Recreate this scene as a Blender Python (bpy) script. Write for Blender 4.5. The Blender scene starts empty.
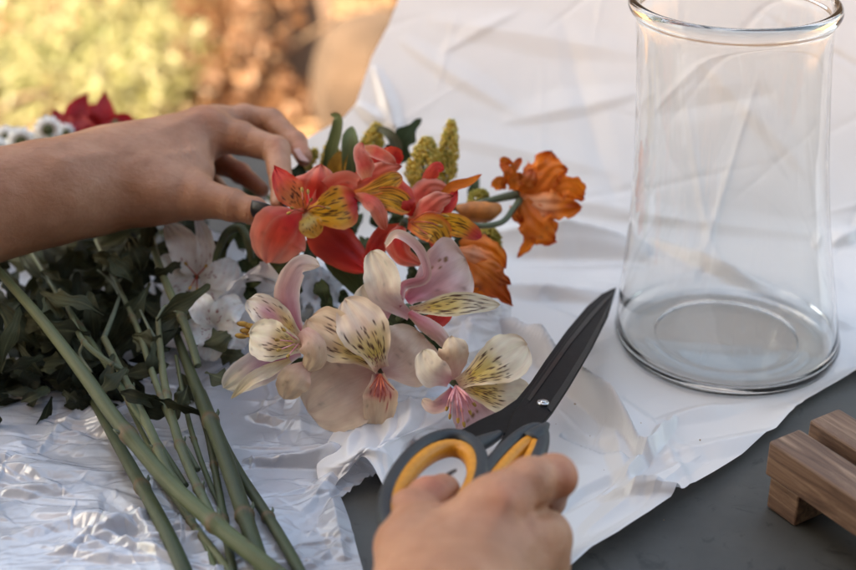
import bpy, math, random
import numpy as np
from mathutils import Vector
random.seed(7); RNG = np.random.default_rng(11)
scene = bpy.context.scene; COL = scene.collection
R = math.radians

# ------------------------------------------------------------------ camera frame (photograph 856 x 570)
CAM = np.array([0.0, -0.82, 0.43]); PITCH = R(27.6); FPX = 1400.0
FW = np.array([0, math.cos(PITCH), -math.sin(PITCH)]); UP = np.array([0, math.sin(PITCH), math.cos(PITCH)]); RT = np.array([1.0, 0, 0])
def ray(px, py): return FW + (px-428)/FPX*RT - (py-285)/FPX*UP
def pt(px, py, d): return CAM + d*ray(px, py)
def dz(px, py, z):
    r = ray(px, py); return (z-CAM[2])/r[2]
def pz(px, py, z): return pt(px, py, dz(px, py, z))
def px2m(n, d): return n*d/FPX
def srgb(*c):
    return tuple(((v/255)/12.92 if v/255 <= .04045 else ((v/255+.055)/1.055)**2.4) for v in c)

# ------------------------------------------------------------------ object helpers
def tag(o, label=None, cat=None, group=None, kind=None):
    if label: o['label'] = label
    if cat: o['category'] = cat
    if group: o['group'] = group
    if kind: o['kind'] = kind
    return o
def thing(name, loc, label, cat, group=None):
    o = bpy.data.objects.new(name, None); COL.objects.link(o); o.location = Vector([float(v) for v in loc]); o.empty_display_size = .01
    return tag(o, label, cat, group)
def origin(p):
    if p is None: return np.zeros(3)
    v = np.array(p.location); 
    return v + (origin(p.parent) if p.parent else 0)
def mesh(name, V, F, mat, parent=None, smooth=True, col=None, uv=None):
    V = np.asarray(V, float)
    me = bpy.data.meshes.new(name)
    loc = origin(parent) if parent else V.mean(0)
    if parent is not None: o_loc = np.zeros(3)
    else: o_loc = loc
    me.from_pydata((V-loc).tolist(), [], F if isinstance(F, list) else F.tolist())
    if col is not None:
        a = me.color_attributes.new('Col', 'FLOAT_COLOR', 'POINT')
        c = np.ones((len(V), 4)); c[:, :3] = col
        a.data.foreach_set('color', c.ravel())
    if uv is not None:
        l = me.uv_layers.new(name='UVMap')
        idx = np.zeros(len(me.loops), dtype=np.int32); me.loops.foreach_get('vertex_index', idx)
        l.data.foreach_set('uv', np.asarray(uv)[idx].ravel())
    if smooth: me.polygons.foreach_set('use_smooth', [True]*len(me.polygons))
    me.materials.append(mat); me.update()
    o = bpy.data.objects.new(name, me); COL.objects.link(o); o.parent = parent; o.location = Vector([float(v) for v in o_loc])
    return o
def gridfaces(nu, nv, wrap=False):
    i = np.arange(nu-1)[:, None]; j = np.arange(nv if wrap else nv-1)[None, :]
    a = i*nv+j; b = i*nv+(j+1) % nv; c = (i+1)*nv+(j+1) % nv; d = (i+1)*nv+j
    return np.stack([a, b, c, d], -1).reshape(-1, 4).tolist()
def spline(P, n):
    P = np.asarray(P, float); m = len(P)
    if m == 2:
        t = np.linspace(0, 1, n)[:, None]; return P[0]*(1-t)+P[1]*t
    E = np.vstack([2*P[0]-P[1], P, 2*P[-1]-P[-2]])
    out = []
    for t in np.linspace(0, m-1-1e-9, n):
        k = int(t); f = t-k; p0, p1, p2, p3 = E[k], E[k+1], E[k+2], E[k+3]
        out.append(.5*((2*p1)+(-p0+p2)*f+(2*p0-5*p1+4*p2-p3)*f*f+(-p0+3*p1-3*p2+p3)*f**3))
    return np.array(out)
def unit(v): return v/np.maximum(np.linalg.norm(v, axis=-1, keepdims=True), 1e-12)
class MB:
    def __init__(s): s.V = []; s.F = []; s.n = 0
    def add(s, V, F):
        V = np.asarray(V, float); s.V.append(V); s.F += [[i+s.n for i in f] for f in F]; s.n += len(V); return s
    def tube(s, P, r, n=None, seg=10, nodes=None, squash=1.0):
        n = n or max(6, len(P)*6)
        C = spline(P, n); r = np.interp(np.linspace(0, 1, n), np.linspace(0, 1, len(np.atleast_1d(r))), np.atleast_1d(r)) if np.ndim(r) else np.full(n, r)
        if nodes is not None:
            t = np.linspace(0, 1, n)
            for q in nodes: r = r*(1+.28*np.exp(-((t-q)/.012)**2))
        T = unit(np.gradient(C, axis=0)); ref = np.array([0.123, .31, .94])
        A = unit(np.cross(T, ref)); B = np.cross(T, A)
        th = np.linspace(0, 2*math.pi, seg, endpoint=False)
        V = C[:, None]+r[:, None, None]*(np.cos(th)[None, :, None]*A[:, None]+squash*np.sin(th)[None, :, None]*B[:, None])
        F = gridfaces(n, seg, True); V = V.reshape(-1, 3); V = np.vstack([V, C[0], C[-1]]); m = n*seg
        F += [[m, (j+1) % seg, j] for j in range(seg)]+[[m+1, m-seg+j, m-seg+(j+1) % seg] for j in range(seg)]
        return s.add(V, F)
    def ball(s, c, r, a=10, b=8, axis=None):
        c = np.asarray(c); r = np.asarray(r, float)*np.ones(3); V = []
        for i in range(1, b):
            f = math.pi*i/b
            for j in range(a):
                q = 2*math.pi*j/a; V.append([math.sin(f)*math.cos(q), math.sin(f)*math.sin(q), math.cos(f)])
        V = np.array(V+[[0, 0, 1], [0, 0, -1]])*r
        if axis is not None:
            z = unit(np.asarray(axis, float)); x = unit(np.cross(z, [.3, .5, .81])); y = np.cross(z, x); V = V[:, :1]*x+V[:, 1:2]*y+V[:, 2:]*z
        F = gridfaces(b-1, a, True); m = (b-1)*a
        F += [[m, j, (j+1) % a] for j in range(a)]+[[m+1, m-a+(j+1) % a, m-a+j] for j in range(a)]
        return s.add(V+c, F)
    def box(s, lo, hi):
        x0, y0, z0 = lo; x1, y1, z1 = hi
        V = [[x0,y0,z0],[x1,y0,z0],[x1,y1,z0],[x0,y1,z0],[x0,y0,z1],[x1,y0,z1],[x1,y1,z1],[x0,y1,z1]]
        return s.add(V, [[0,3,2,1],[4,5,6,7],[0,1,5,4],[1,2,6,5],[2,3,7,6],[3,0,4,7]])
    def build(s, name, mat, parent=None, smooth=True): return mesh(name, np.vstack(s.V), s.F, mat, parent, smooth)

def bevel(o, w, seg=2):
    m = o.modifiers.new('bevel', 'BEVEL'); m.width = w; m.segments = seg; m.limit_method = 'ANGLE'; return o

# ------------------------------------------------------------------ materials
def newmat(name):
    m = bpy.data.materials.new(name); m.use_nodes = True; nt = m.node_tree; nt.nodes.clear()
    out = nt.nodes.new('ShaderNodeOutputMaterial'); b = nt.nodes.new('ShaderNodeBsdfPrincipled'); nt.links.new(b.outputs[0], out.inputs[0])
    return m, nt, b, out
def N(nt, t, **k):
    n = nt.nodes.new(t)
    for a, v in k.items():
        if a.startswith('i_'): n.inputs[int(a[2:]) if a[2:].isdigit() else a[2:].replace('_', ' ')].default_value = v
        else: setattr(n, a, v)
    return n
def coords(nt, kind='Object', scale=(1, 1, 1), rot=(0, 0, 0)):
    tc = N(nt, 'ShaderNodeTexCoord'); mp = N(nt, 'ShaderNodeMapping'); mp.inputs['Scale'].default_value = scale; mp.inputs['Rotation'].default_value = rot
    nt.links.new(tc.outputs[kind], mp.inputs[0]); return mp.outputs[0]
def noise(nt, vec, scale, detail=3, rough=.5, dist=0):
    n = N(nt, 'ShaderNodeTexNoise'); n.inputs['Scale'].default_value = scale; n.inputs['Detail'].default_value = detail; n.inputs['Roughness'].default_value = rough; n.inputs['Distortion'].default_value = dist
    nt.links.new(vec, n.inputs['Vector']); return n.outputs[0]
def ramp(nt, fac, stops):
    r = N(nt, 'ShaderNodeValToRGB'); e = r.color_ramp.elements
    while len(e) < len(stops): e.new(.5)
    for el, (p, c) in zip(e, stops): el.position = p; el.color = (*c, 1) if len(c) == 3 else c
    nt.links.new(fac, r.inputs[0]); return r.outputs[0]
def bump(nt, b, h, strength=.3, dist=.001):
    n = N(nt, 'ShaderNodeBump'); n.inputs['Strength'].default_value = strength; n.inputs['Distance'].default_value = dist
    nt.links.new(h, n.inputs['Height']); nt.links.new(n.outputs[0], b.inputs['Normal']); return n
def mixc(nt, fac, a, b, mode='MIX'):
    m = N(nt, 'ShaderNodeMix', data_type='RGBA', blend_type=mode)
    for s, v in ((0, fac), (6, a), (7, b)):
        if isinstance(v, (float, int)): m.inputs[s].default_value = v
        elif isinstance(v, tuple): m.inputs[s].default_value = (*v, 1)
        else: nt.links.new(v, m.inputs[s])
    return m.outputs[2]
def noisy(name, c1, c2, scale=20, rough=.6, bs=.2, bd=.001, spec=.5, detail=4, coat=0, stretch=(1,1,1), translucent=0, kind='Object'):
    m, nt, b, out = newmat(name); v = coords(nt, kind, stretch); f = noise(nt, v, scale, detail)
    c = ramp(nt, f, [(.3, c1), (.7, c2)]); nt.links.new(c, b.inputs['Base Color'])
    b.inputs['Roughness'].default_value = rough; b.inputs['Specular IOR Level'].default_value = spec; b.inputs['Coat Weight'].default_value = coat
    bump(nt, b, noise(nt, v, scale*4, 4), bs, bd)
    if translucent:
        t = N(nt, 'ShaderNodeBsdfTranslucent'); nt.links.new(c, t.inputs[0]); x = N(nt, 'ShaderNodeMixShader'); x.inputs[0].default_value = translucent
        nt.links.new(b.outputs[0], x.inputs[1]); nt.links.new(t.outputs[0], x.inputs[2]); nt.links.new(x.outputs[0], out.inputs[0])
    return m

def petal_mat(name, trans=.3, rough=.5, vein=.045):
    m, nt, b, out = newmat(name)
    a = N(nt, 'ShaderNodeAttribute', attribute_name='Col')
    v = coords(nt, 'UV', (26, 1.6, 1)); f = noise(nt, v, 1.4, 3, .6)
    g = ramp(nt, f, [(.3, (1-vein*2.2,)*3), (.7, (1, 1, 1))])
    v2 = coords(nt, 'Object', (1, 1, 1)); f2 = noise(nt, v2, 90, 3)
    g2 = ramp(nt, f2, [(.3, (.88, .86, .84)), (.7, (1, 1, 1))])
    c = mixc(nt, 1.0, mixc(nt, 1.0, a.outputs[0], g, 'MULTIPLY'), g2, 'MULTIPLY')
    nt.links.new(c, b.inputs['Base Color']); b.inputs['Roughness'].default_value = rough; b.inputs['Specular IOR Level'].default_value = .35
    bump(nt, b, f, .35, .0005)
    t = N(nt, 'ShaderNodeBsdfTranslucent'); nt.links.new(c, t.inputs[0]); x = N(nt, 'ShaderNodeMixShader'); x.inputs[0].default_value = trans
    nt.links.new(b.outputs[0], x.inputs[1]); nt.links.new(t.outputs[0], x.inputs[2]); nt.links.new(x.outputs[0], out.inputs[0])
    return m
M = {}
M['petal'] = petal_mat('petal_skin', .33)
M['leaf'] = petal_mat('leaf_skin', .15, .62, .14); [n_ for n_ in M['leaf'].node_tree.nodes if n_.type == 'BSDF_PRINCIPLED'][0].inputs['Specular IOR Level'].default_value = .2
M['stem'] = noisy('stem_green', (.055, .075, .032), (.125, .15, .080), 60, .5, .25, .0008, stretch=(1, 1, 1))
M['stem_dark'] = noisy('stem_dark_green', (.022, .034, .014), (.062, .082, .038), 60, .45, .25, .0008)
M['stem_pale'] = noisy('stem_pale_green', (.085, .10, .060), (.17, .19, .125), 60, .55, .25, .0008)
M['foliage_dark'] = noisy('dark_foliage', (.016, .026, .014), (.06, .08, .045), 35, .5, .4, .001, translucent=.15)
M['anther'] = noisy('anther_ochre', (.25, .12, .02), (.5, .3, .06), 300, .8)
M['stalk'] = petal_mat('stalk_skin', .03, .5, .10)
M['filament'] = noisy('filament_pink', (.5, .12, .16), (.7, .35, .33), 200, .5)
M['filament_red'] = noisy('filament_red', (.3, .03, .02), (.55, .12, .05), 200, .5)
M['floret'] = noisy('yellow_floret', (.78, .54, .07), (1.0, .78, .24), 120, .8, translucent=.2)
M['floret_green'] = noisy('green_floret', (.42, .38, .06), (.75, .60, .14), 120, .8, translucent=.2)
M['black_blade'] = noisy('black_blade', (.005, .005, .0055), (.009, .009, .010), 200, .42, .12, .0003, spec=.07)
M['grey_grip'] = noisy('grey_grip', (.011, .014, .017), (.018, .022, .026), 400, .55, .25, .0003)
M['orange_grip'] = noisy('orange_grip', (.50, .18, .008), (.60, .23, .014), 300, .5, .2, .0003)
M['white_edge'] = noisy('ground_steel_edge', (.55, .55, .57), (.7, .7, .72), 300, .3)
M['nail'] = noisy('black_nail_polish', (.006, .005, .007), (.012, .01, .012), 100, .35, .02, .0001, coat=.1, spec=.3)
M['pink_nail'] = noisy('bare_nail', (.5, .26, .2), (.58, .33, .26), 100, .3, .05, .0001)
def metal(name, c, rough):
    m, nt, b, o = newmat(name); b.inputs['Metallic'].default_value = 1; b.inputs['Base Color'].default_value = (*c, 1)
    f = noise(nt, coords(nt), 400, 3); r = ramp(nt, f, [(.3, (rough*.8,)*3), (.7, (rough*1.3,)*3)]); nt.links.new(r, b.inputs['Roughness']); return m
M['steel'] = metal('screw_steel', (.45, .45, .46), .3)

def skin_mat():
    m, nt, b, out = newmat('skin'); v = coords(nt)
    f = noise(nt, v, 22, 4, .6); c = ramp(nt, f, [(.28, (.31, .135, .068)), (.5, (.41, .195, .112)), (.72, (.50, .26, .16))])
    f3 = noise(nt, v, 150, 4, .7); c3 = ramp(nt, f3, [(.35, (.9, .84, .8)), (.65, (1, 1, 1))]); c = mixc(nt, 1.0, c, c3, 'MULTIPLY')
    a = N(nt, 'ShaderNodeAttribute', attribute_name='Col'); c = mixc(nt, 1.0, c, a.outputs[0], 'MULTIPLY')
    nt.links.new(c, b.inputs['Base Color'])
    b.inputs['Subsurface Weight'].default_value = .25; b.inputs['Subsurface Radius'].default_value = (1, .35, .18); b.inputs['Subsurface Scale'].default_value = .004
    b.inputs['Roughness'].default_value = .48; b.inputs['Specular IOR Level'].default_value = .42
    vo = N(nt, 'ShaderNodeTexVoronoi', feature='DISTANCE_TO_EDGE'); vo.inputs['Scale'].default_value = 900; 
    nt.links.new(coords(nt, 'Object', (1, 1.6, 1)), vo.inputs['Vector'])
    pore = N(nt, 'ShaderNodeMath', operation='MULTIPLY_ADD'); nt.links.new(vo.outputs[0], pore.inputs[0]); pore.inputs[1].default_value = .5; nt.links.new(noise(nt, v, 420, 4, .6), pore.inputs[2])
    b1_ = bump(nt, b, pore.outputs[0], .5, .0006); b2_ = N(nt, 'ShaderNodeBump'); b2_.inputs['Strength'].default_value = .35; b2_.inputs['Distance'].default_value = .002
    nt.links.new(noise(nt, coords(nt, 'Object', (.6, 1.4, 1.4)), 110, 5, .65, .6), b2_.inputs['Height']); nt.links.new(b2_.outputs[0], b1_.inputs['Normal'])
    wr = N(nt, 'ShaderNodeAttribute', attribute_name='Wrinkle'); sx = N(nt, 'ShaderNodeSeparateXYZ'); nt.links.new(wr.outputs['Vector'], sx.inputs[0])
    ad = N(nt, 'ShaderNodeMath', operation='MULTIPLY_ADD'); nt.links.new(noise(nt, v, 260, 3), ad.inputs[0]); ad.inputs[1].default_value = .0035; nt.links.new(sx.outputs[0], ad.inputs[2])
    mu = N(nt, 'ShaderNodeMath', operation='MULTIPLY'); nt.links.new(ad.outputs[0], mu.inputs[0]); mu.inputs[1].default_value = 2300
    sn = N(nt, 'ShaderNodeMath', operation='SINE'); nt.links.new(mu.outputs[0], sn.inputs[0]); m2 = N(nt, 'ShaderNodeMath', operation='MULTIPLY'); nt.links.new(sn.outputs[0], m2.inputs[0]); nt.links.new(sx.outputs[1], m2.inputs[1])
    b3_ = N(nt, 'ShaderNodeBump'); b3_.inputs['Strength'].default_value = .22; b3_.inputs['Distance'].default_value = .0005; nt.links.new(m2.outputs[0], b3_.inputs['Height']); nt.links.new(b3_.outputs[0], b2_.inputs['Normal'])
    return m
M['skin'] = skin_mat()

# ------------------------------------------------------------------ world, sun, camera
SUN_EL, SUN_AZ = R(50), R(-108)
w = bpy.data.worlds.new('World'); scene.world = w; w.use_nodes = True; nt = w.node_tree
bg = nt.nodes['Background']; sky = nt.nodes.new('ShaderNodeTexSky'); sky.sky_type = 'NISHITA'; sky.sun_disc = False
sky.sun_elevation = SUN_EL; sky.sun_rotation = SUN_AZ; sky.dust_density = 2.0; nt.links.new(sky.outputs[0], bg.inputs[0]); bg.inputs[1].default_value = .08
sd = np.array([math.sin(SUN_AZ)*math.cos(SUN_EL), math.cos(SUN_AZ)*math.cos(SUN_EL), math.sin(SUN_EL)])
L = bpy.data.lights.new('sun', 'SUN'); L.energy = 2.6; L.angle = R(.5); L.color = (1, .91, .78)
lo = bpy.data.objects.new('sun', L); COL.objects.link(lo); lo.rotation_euler = Vector(sd).to_track_quat('Z', 'Y').to_euler()
cam = bpy.data.cameras.new('camera'); co = bpy.data.objects.new('camera', cam); COL.objects.link(co); scene.camera = co
co.location = Vector(CAM); co.rotation_euler = (math.pi/2-PITCH, 0, 0)
cam.sensor_width = 36; cam.lens = 36*FPX/856; cam.clip_start = .02; cam.clip_end = 500
cam.dof.use_dof = True; cam.dof.focus_distance = .735; cam.dof.aperture_fstop = 5.2
vs = scene.view_settings; vs.view_transform = 'Standard'; vs.look = 'None'; vs.gamma = 1; vs.use_curve_mapping = False; vs.exposure = 3.3
vs.use_white_balance = True; vs.white_balance_temperature = 8600; vs.white_balance_tint = 5
scene.render.engine = 'CYCLES'; scene.cycles.max_bounces = 10; scene.cycles.transmission_bounces = 10; scene.cycles.transparent_max_bounces = 12
scene.cycles.use_denoising = True; scene.cycles.sample_clamp_indirect = 8

# ------------------------------------------------------------------ setting: ground, added unseen light blockers
GZ = -.75
g = MB().add([[-60, -60, GZ], [60, -60, GZ], [60, 60, GZ], [-60, 60, GZ]], [[0, 1, 2, 3]]).build('ground', noisy('dry_earth', (.16, .09, .045), (.34, .20, .11), 3.5, .9, .6, .02, detail=8), None, False); tag(g, kind='structure')
M['blocker_wall'] = noisy('brown_blocker', (.07, .05, .04), (.12, .085, .065), 6, .9, .3, .003)
M['plaster'] = noisy('plaster', (.20, .185, .165), (.25, .23, .205), 6, .9, .3, .003)
M['canvas'] = noisy('beige_blocker', (.38, .33, .26), (.44, .39, .31), 40, .9, .3, .002)
aw = thing('sun_blocker', (-1.5, -.6, GZ), 'added unseen awning on four posts that shades the table', 'blocker')
MB().box((-2.65, -1.5, 2.0), (-.42, .25, 2.015)).build('blocker_top', M['canvas'], aw, False)  # added out of view to keep direct sun off the table
for x in (-2.6, -.95):
    for y in (-1.45, .2): MB().box((x-.025, y-.025, GZ), (x+.025, y+.025, 2.0)).build('post', M['plaster'], aw, False)
g = MB().box((-3.5, -1.85, GZ), (3.5, -1.65, 2.3)).build('fill_blocker', M['blocker_wall'], None, False); tag(g, kind='structure')  # added unseen behind the camera to cut frontal sky fill
g = MB().box((-7, 7.0, GZ), (7, 7.3, 4.6)).build('horizon_blocker', M['blocker_wall'], None, False); tag(g, kind='structure')  # added out of view to block the bright low sky at the back

# ------------------------------------------------------------------ table
def table_mat():
    m, nt, b, out = newmat('grey_table'); v = coords(nt); f = noise(nt, v, 9, 8, .65); c = ramp(nt, f, [(.3, (.036, .035, .031)), (.7, (.076, .073, .065))])
    s = noise(nt, v, 55, 6, .7, 1.2); c2 = ramp(nt, s, [(.58, (1, 1, 1)), (.66, (.55, .55, .55))]); c = mixc(nt, 1.0, c, c2, 'MULTIPLY')
    nt.links.new(c, b.inputs['Base Color']); b.inputs['Roughness'].default_value = .55; bump(nt, b, noise(nt, v, 160, 5), .25, .0006); return m
tb = thing('table', (0, -.3, GZ+.03), 'grey stone topped table under the flowers and sheets', 'table')
M['table'] = table_mat()
bevel(MB().box((-.9, -.95, -.04), (.9, .262, 0)).build('tabletop', M['table'], tb, False), .004)
for x in (-.82, .82):
    for y in (-.87, .18): MB().box((x-.03, y-.03, GZ+.03), (x+.03, y+.03, -.04)).build('leg', M['table'], tb, False)

# ------------------------------------------------------------------ sheets
def hash_folds(n, lo, hi, L0, L1, a0, a1, w0, w1, seed, ang=None, spread=math.pi):
    r = np.random.default_rng(seed); out = []
    for _ in range(n):
        c = r.uniform(lo, hi); th = r.uniform(0, math.pi) if ang is None else ang+r.normal()*spread; l = r.uniform(L0, L1)
        dv = np.array([math.cos(th), math.sin(th)])*l/2; out.append((c-dv, c+dv, r.uniform(a0, a1)*r.choice([-1, 1]), r.uniform(w0, w1)))
    return out
def fold_h(X, Y, folds, seed=3):
    H = np.zeros_like(X); r = np.random.default_rng(seed)
    for a, b, amp, wd in folds:
        a = np.asarray(a); b = np.asarray(b); l = np.linalg.norm(b-a); t = (b-a)/l; nrm = np.array([-t[1], t[0]])
        c = (a+b)/2; rad = l/2+wd*4
        m = (np.abs(X-c[0]) < rad) & (np.abs(Y-c[1]) < rad)
        if not m.any(): continue
        x = X[m]-a[0]; y = Y[m]-a[1]; s = (x*t[0]+y*t[1])/l; d = x*nrm[0]+y*nrm[1]
        d = d+wd*.15*np.sin(s*3+r.uniform(0, 6))
        env = np.clip(1-np.abs(2*s-1), 0, None)**.5; env = np.where((s < 0) | (s > 1), 0, env)
        k = r.uniform(.45, 1)  # unequal sides
        ww = np.where(d > 0, wd, wd*k)*(.3+.7*env)+1e-6
        H[m] += amp*env*np.clip(1-np.abs(d)/ww, 0, None)**1.05
    return H
def edge_interp(pts):
    ys = np.array([p[1] for p in pts]); xs = np.array([p[0] for p in pts]); o = np.argsort(ys); return lambda y: np.interp(y, ys[o], xs[o])
def smooth01(t): t = np.clip(t, 0, 1); return t*t*(3-2*t)

# white sheet: flat on the table, rising as a slope behind
YB = .045
def back(Yp):            # arc parameter -> (y, z): flat, then bends up to 47 degrees
    over = np.clip(Yp-YB, 0, None); r = .05; th = np.minimum(over/r, R(47)); s = np.clip(over-r*R(47), 0, None)
    return np.minimum(Yp, YB)+r*np.sin(th)+s*math.cos(R(47)), r*(1-np.cos(th))+s*math.sin(R(47))
def inv_back(px, py):    # intersect a pixel ray with the sheet profile: returns x, arc parameter
    best = None
    for Yp in np.linspace(-.5, .5, 1001):
        y, z = back(np.array(Yp)); r = ray(px, py); d = (y-CAM[1])/r[1]; e = abs(CAM[2]+d*r[2]-z)
        if best is None or e < best[0]: best = (e, d*r[0], Yp)
    return np.array([best[1], best[2]])
redge = [inv_back(*p) for p in ((560, 590), (590, 566), (615, 553), (648, 531), (680, 507), (712, 485), (745, 460), (775, 436), (798, 412), (828, 394), (870, 374))]
redge += [np.array([.62, redge[-1][1]+.12]), np.array([.66, .6])]
ledge = [inv_back(*p) for p in ((470, 600), (440, 560), (405, 520), (372, 470), (330, 420), (250, 380), (230, 330), (235, 260), (280, 170))]+[inv_back(300, 146), inv_back(322, 134), inv_back(343, 122), inv_back(356, 108), inv_back(372, 60), inv_back(388, 28), inv_back(402, -8), inv_back(420, -60)]
def segs(*rows):
    out = []
    for (x0, y0, x1, y1, amp, wd) in rows: out.append((inv_back(x0, y0), inv_back(x1, y1), amp, wd))
    return out
# hand-placed creases (pixels of the photograph -> sheet)
WF = segs((505, 330, 655, 470, .006, .016), (560, 385, 642, 462, .007, .010), (540, 300, 640, 330, -.004, .02), (625, 492, 672, 425, .005, .010),
          (596, 505, 700, 512, .005, .008), (560, 440, 650, 475, -.004, .014), (640, 470, 780, 440, .003, .02), (655, 430, 760, 400, .003, .016),
          (580, 540, 700, 470, .003, .02), (470, 335, 560, 372, .012, .022), (500, 262, 660, 268, -.006, .02), (470, 290, 620, 300, .004, .02),
          (600, 400, 640, 520, .003, .015), (560, 520, 620, 480, -.003, .01), (830, 250, 856, 230, .004, .02), (640, 520, 690, 480, .002, .02))
WF = [(a, b_, q*1.5, w_*.75) for a, b_, q, w_ in WF]
WF += segs((480, 246, 645, 258, .017, .030), (645, 240, 850, 335, .010, .018), (500, 262, 640, 272, .006, .012))
NB_ = len(WF)
WF += segs((400, 40, 520, 120, .006, .03), (430, 20, 640, 60, .006, .04), (500, 130, 640, 90, .006, .035), (560, 20, 620, 210, -.005, .03), (420, 130, 620, 180, .005, .04),
           (520, 200, 680, 222, .007, .03), (700, 60, 820, 180, .005, .035), (640, 120, 780, 90, -.005, .03), (600, 220, 860, 235, .006, .03), (440, 60, 520, 10, .004, .02), (356, 108, 398, 135, .012, .02), (372, 70, 404, 150, .014, .018))
WF = [f if k < NB_ else (f[0], f[1], f[2]*.3, f[3]*.6) for k, f in enumerate(WF)]
WF += hash_folds(34, (.0, -.45), (.5, .05), .06, .22, .0006, .0020, .003, .012, 5) + hash_folds(46, (-.05, .05), (.6, .5), .08, .28, .0003, .0012, .0018, .007, 6, ang=.7, spread=.5) + hash_folds(50, (.0, -.45), (.5, .4), .02, .07, .0002, .0006, .002, .006, 15)
WF = [(a, b_, q*1.35, w_*.85) for a, b_, q, w_ in WF]
def build_white():
    fl, fr = edge_interp(ledge), edge_interp(redge)
    Yp = np.linspace(-.46, .40, 520); U = np.linspace(0, 1, 460)
    XL, XR = fl(Yp), fr(Yp); X = XL[:, None]+(XR-XL)[:, None]*U[None]; YY = np.repeat(Yp[:, None], len(U), 1)
    H = fold_h(X, YY, WF, 9)
    H += .0018*np.sin(X*23+YY*9+1)*np.sin(YY*17-X*11)+.0016
    H += .003*smooth01((YY-.02)/.1)*np.sin(X*11+YY*14)
    # lift at the free edges (curling film)
    H += .006*np.exp(-((XR[:, None]-X)/.012)**2)*(.5+.5*np.sin(YY*40))*(YY < .0) + .003*np.exp(-((XR[:, None]-X)/.02)**2)
    # keep it flat where the vase stands
    vx, vy = .182, -.075; rr = np.hypot(X-vx, YY-vy); H *= .12+.88*smooth01((rr-.062)/.03)
    y, z = back(YY); e = 1e-4; y2, z2 = back(YY+e); ty, tz = (y2-y)/e, (z2-z)/e
    V = np.stack([X, y-tz*H, z+ty*H+.0012], -1); flat = YY < YB; V[..., 2] = np.where(flat, np.maximum(V[..., 2], .0008), V[..., 2])
    return V.reshape(-1, 3), gridfaces(len(Yp), len(U))
def film_mat(name, c1, c2, rough, trans, seethru, bs, scale):
    m, nt, b, out = newmat(name); v = coords(nt); f = noise(nt, v, 7, 4)
    c = ramp(nt, f, [(.3, c1), (.7, c2)]); nt.links.new(c, b.inputs['Base Color']); b.inputs['Roughness'].default_value = rough; b.inputs['Specular IOR Level'].default_value = .6
    def cr(sc_, st, rot):
        vv = N(nt, 'ShaderNodeTexVoronoi', feature='DISTANCE_TO_EDGE'); vv.inputs['Scale'].default_value = sc_; nt.links.new(coords(nt, 'Object', st, (0, 0, rot)), vv.inputs['Vector'])
        mm = N(nt, 'ShaderNodeMath', operation='MINIMUM'); nt.links.new(vv.outputs[0], mm.inputs[0]); mm.inputs[1].default_value = .22; return mm.outputs[0]
    h_ = N(nt, 'ShaderNodeMath', operation='ADD'); nt.links.new(cr(scale, (1, 1.9, 1), .2), h_.inputs[0]); nt.links.new(cr(scale*2.3, (1.6, 1, 1), -.5), h_.inputs[1])
    h2_ = N(nt, 'ShaderNodeMath', operation='MULTIPLY'); nt.links.new(h_.outputs[0], h2_.inputs[0]); nt.links.new(noise(nt, v, scale*.35, 2), h2_.inputs[1])
    bump(nt, b, h2_.outputs[0], bs, .05/scale)
    t = N(nt, 'ShaderNodeBsdfTranslucent'); nt.links.new(c, t.inputs[0]); x = N(nt, 'ShaderNodeMixShader'); x.inputs[0].default_value = trans
    nt.links.new(b.outputs[0], x.inputs[1]); nt.links.new(t.outputs[0], x.inputs[2]); last = x
    if seethru:
        tr = N(nt, 'ShaderNodeBsdfTransparent'); y = N(nt, 'ShaderNodeMixShader'); y.inputs[0].default_value = seethru; nt.links.new(ramp(nt, noise(nt, v, 11, 3), [(.4, (seethru*.3,)*3), (.65, (min(1, seethru*3),)*3)]), y.inputs[0])
        nt.links.new(last.outputs[0], y.inputs[1]); nt.links.new(tr.outputs[0], y.inputs[2]); last = y
    nt.links.new(last.outputs[0], out.inputs[0]); return m
V, F = build_white()
tag(mesh('plastic_sheet', V, F, film_mat('white_plastic', (.785, .76, .75), (.84, .82, .81), .28, .22, 0, .3, 14)), 'large smooth white plastic sheet under the glass vase and rising behind it', 'plastic sheet')

# crinkled film, lower left
film_r = [pz(*p, 0)[:2] for p in ((372, 620), (362, 572), (352, 535), (341, 506), (356, 492), (369, 486), (398, 470), (430, 440), (470, 420), (480, 380), (420, 330), (330, 260), (250, 230))]
FF = []
def psegs(*rows): return [(pz(a, b, 0)[:2], pz(c, d, 0)[:2], amp, wd) for a, b, c, d, amp, wd in rows]
FF += psegs((0, 478, 130, 480, .006, .010), (0, 430, 120, 480, -.004, .02), (60, 400, 150, 470, .005, .014), (30, 520, 170, 545, .005, .012), (60, 560, 160, 520, .005, .010), (0, 500, 90, 490, .004, .008),
            (230, 475, 330, 480, -.006, .010), (240, 470, 340, 465, .006, .010), (300, 440, 350, 480, .006, .012), (300, 520, 350, 470, .005, .010), (255, 430, 300, 400, .004, .01), (290, 560, 335, 500, -.005, .012),
            (300, 450, 310, 390, .005, .010), (330, 500, 345, 570, .007, .010), (240, 420, 330, 440, .005, .012), (0, 545, 70, 530, .005, .010), (100, 500, 140, 560, -.004, .010), (325, 470, 400, 430, .006, .014), (380, 455, 440, 420, .006, .014))
FF += hash_folds(130, (-.27, -.36), (.02, -.1), .03, .12, .0010, .0030, .0028, .008, 21, ang=.05, spread=.55) + hash_folds(240, (-.27, -.36), (.04, -.05), .012, .05, .0005, .0013, .0012, .0035, 22)
FF += hash_folds(90, (-.27, -.36), (.0, -.16), .05, .14, .0008, .0022, .0016, .004, 24, ang=-.12, spread=.25)
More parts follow.
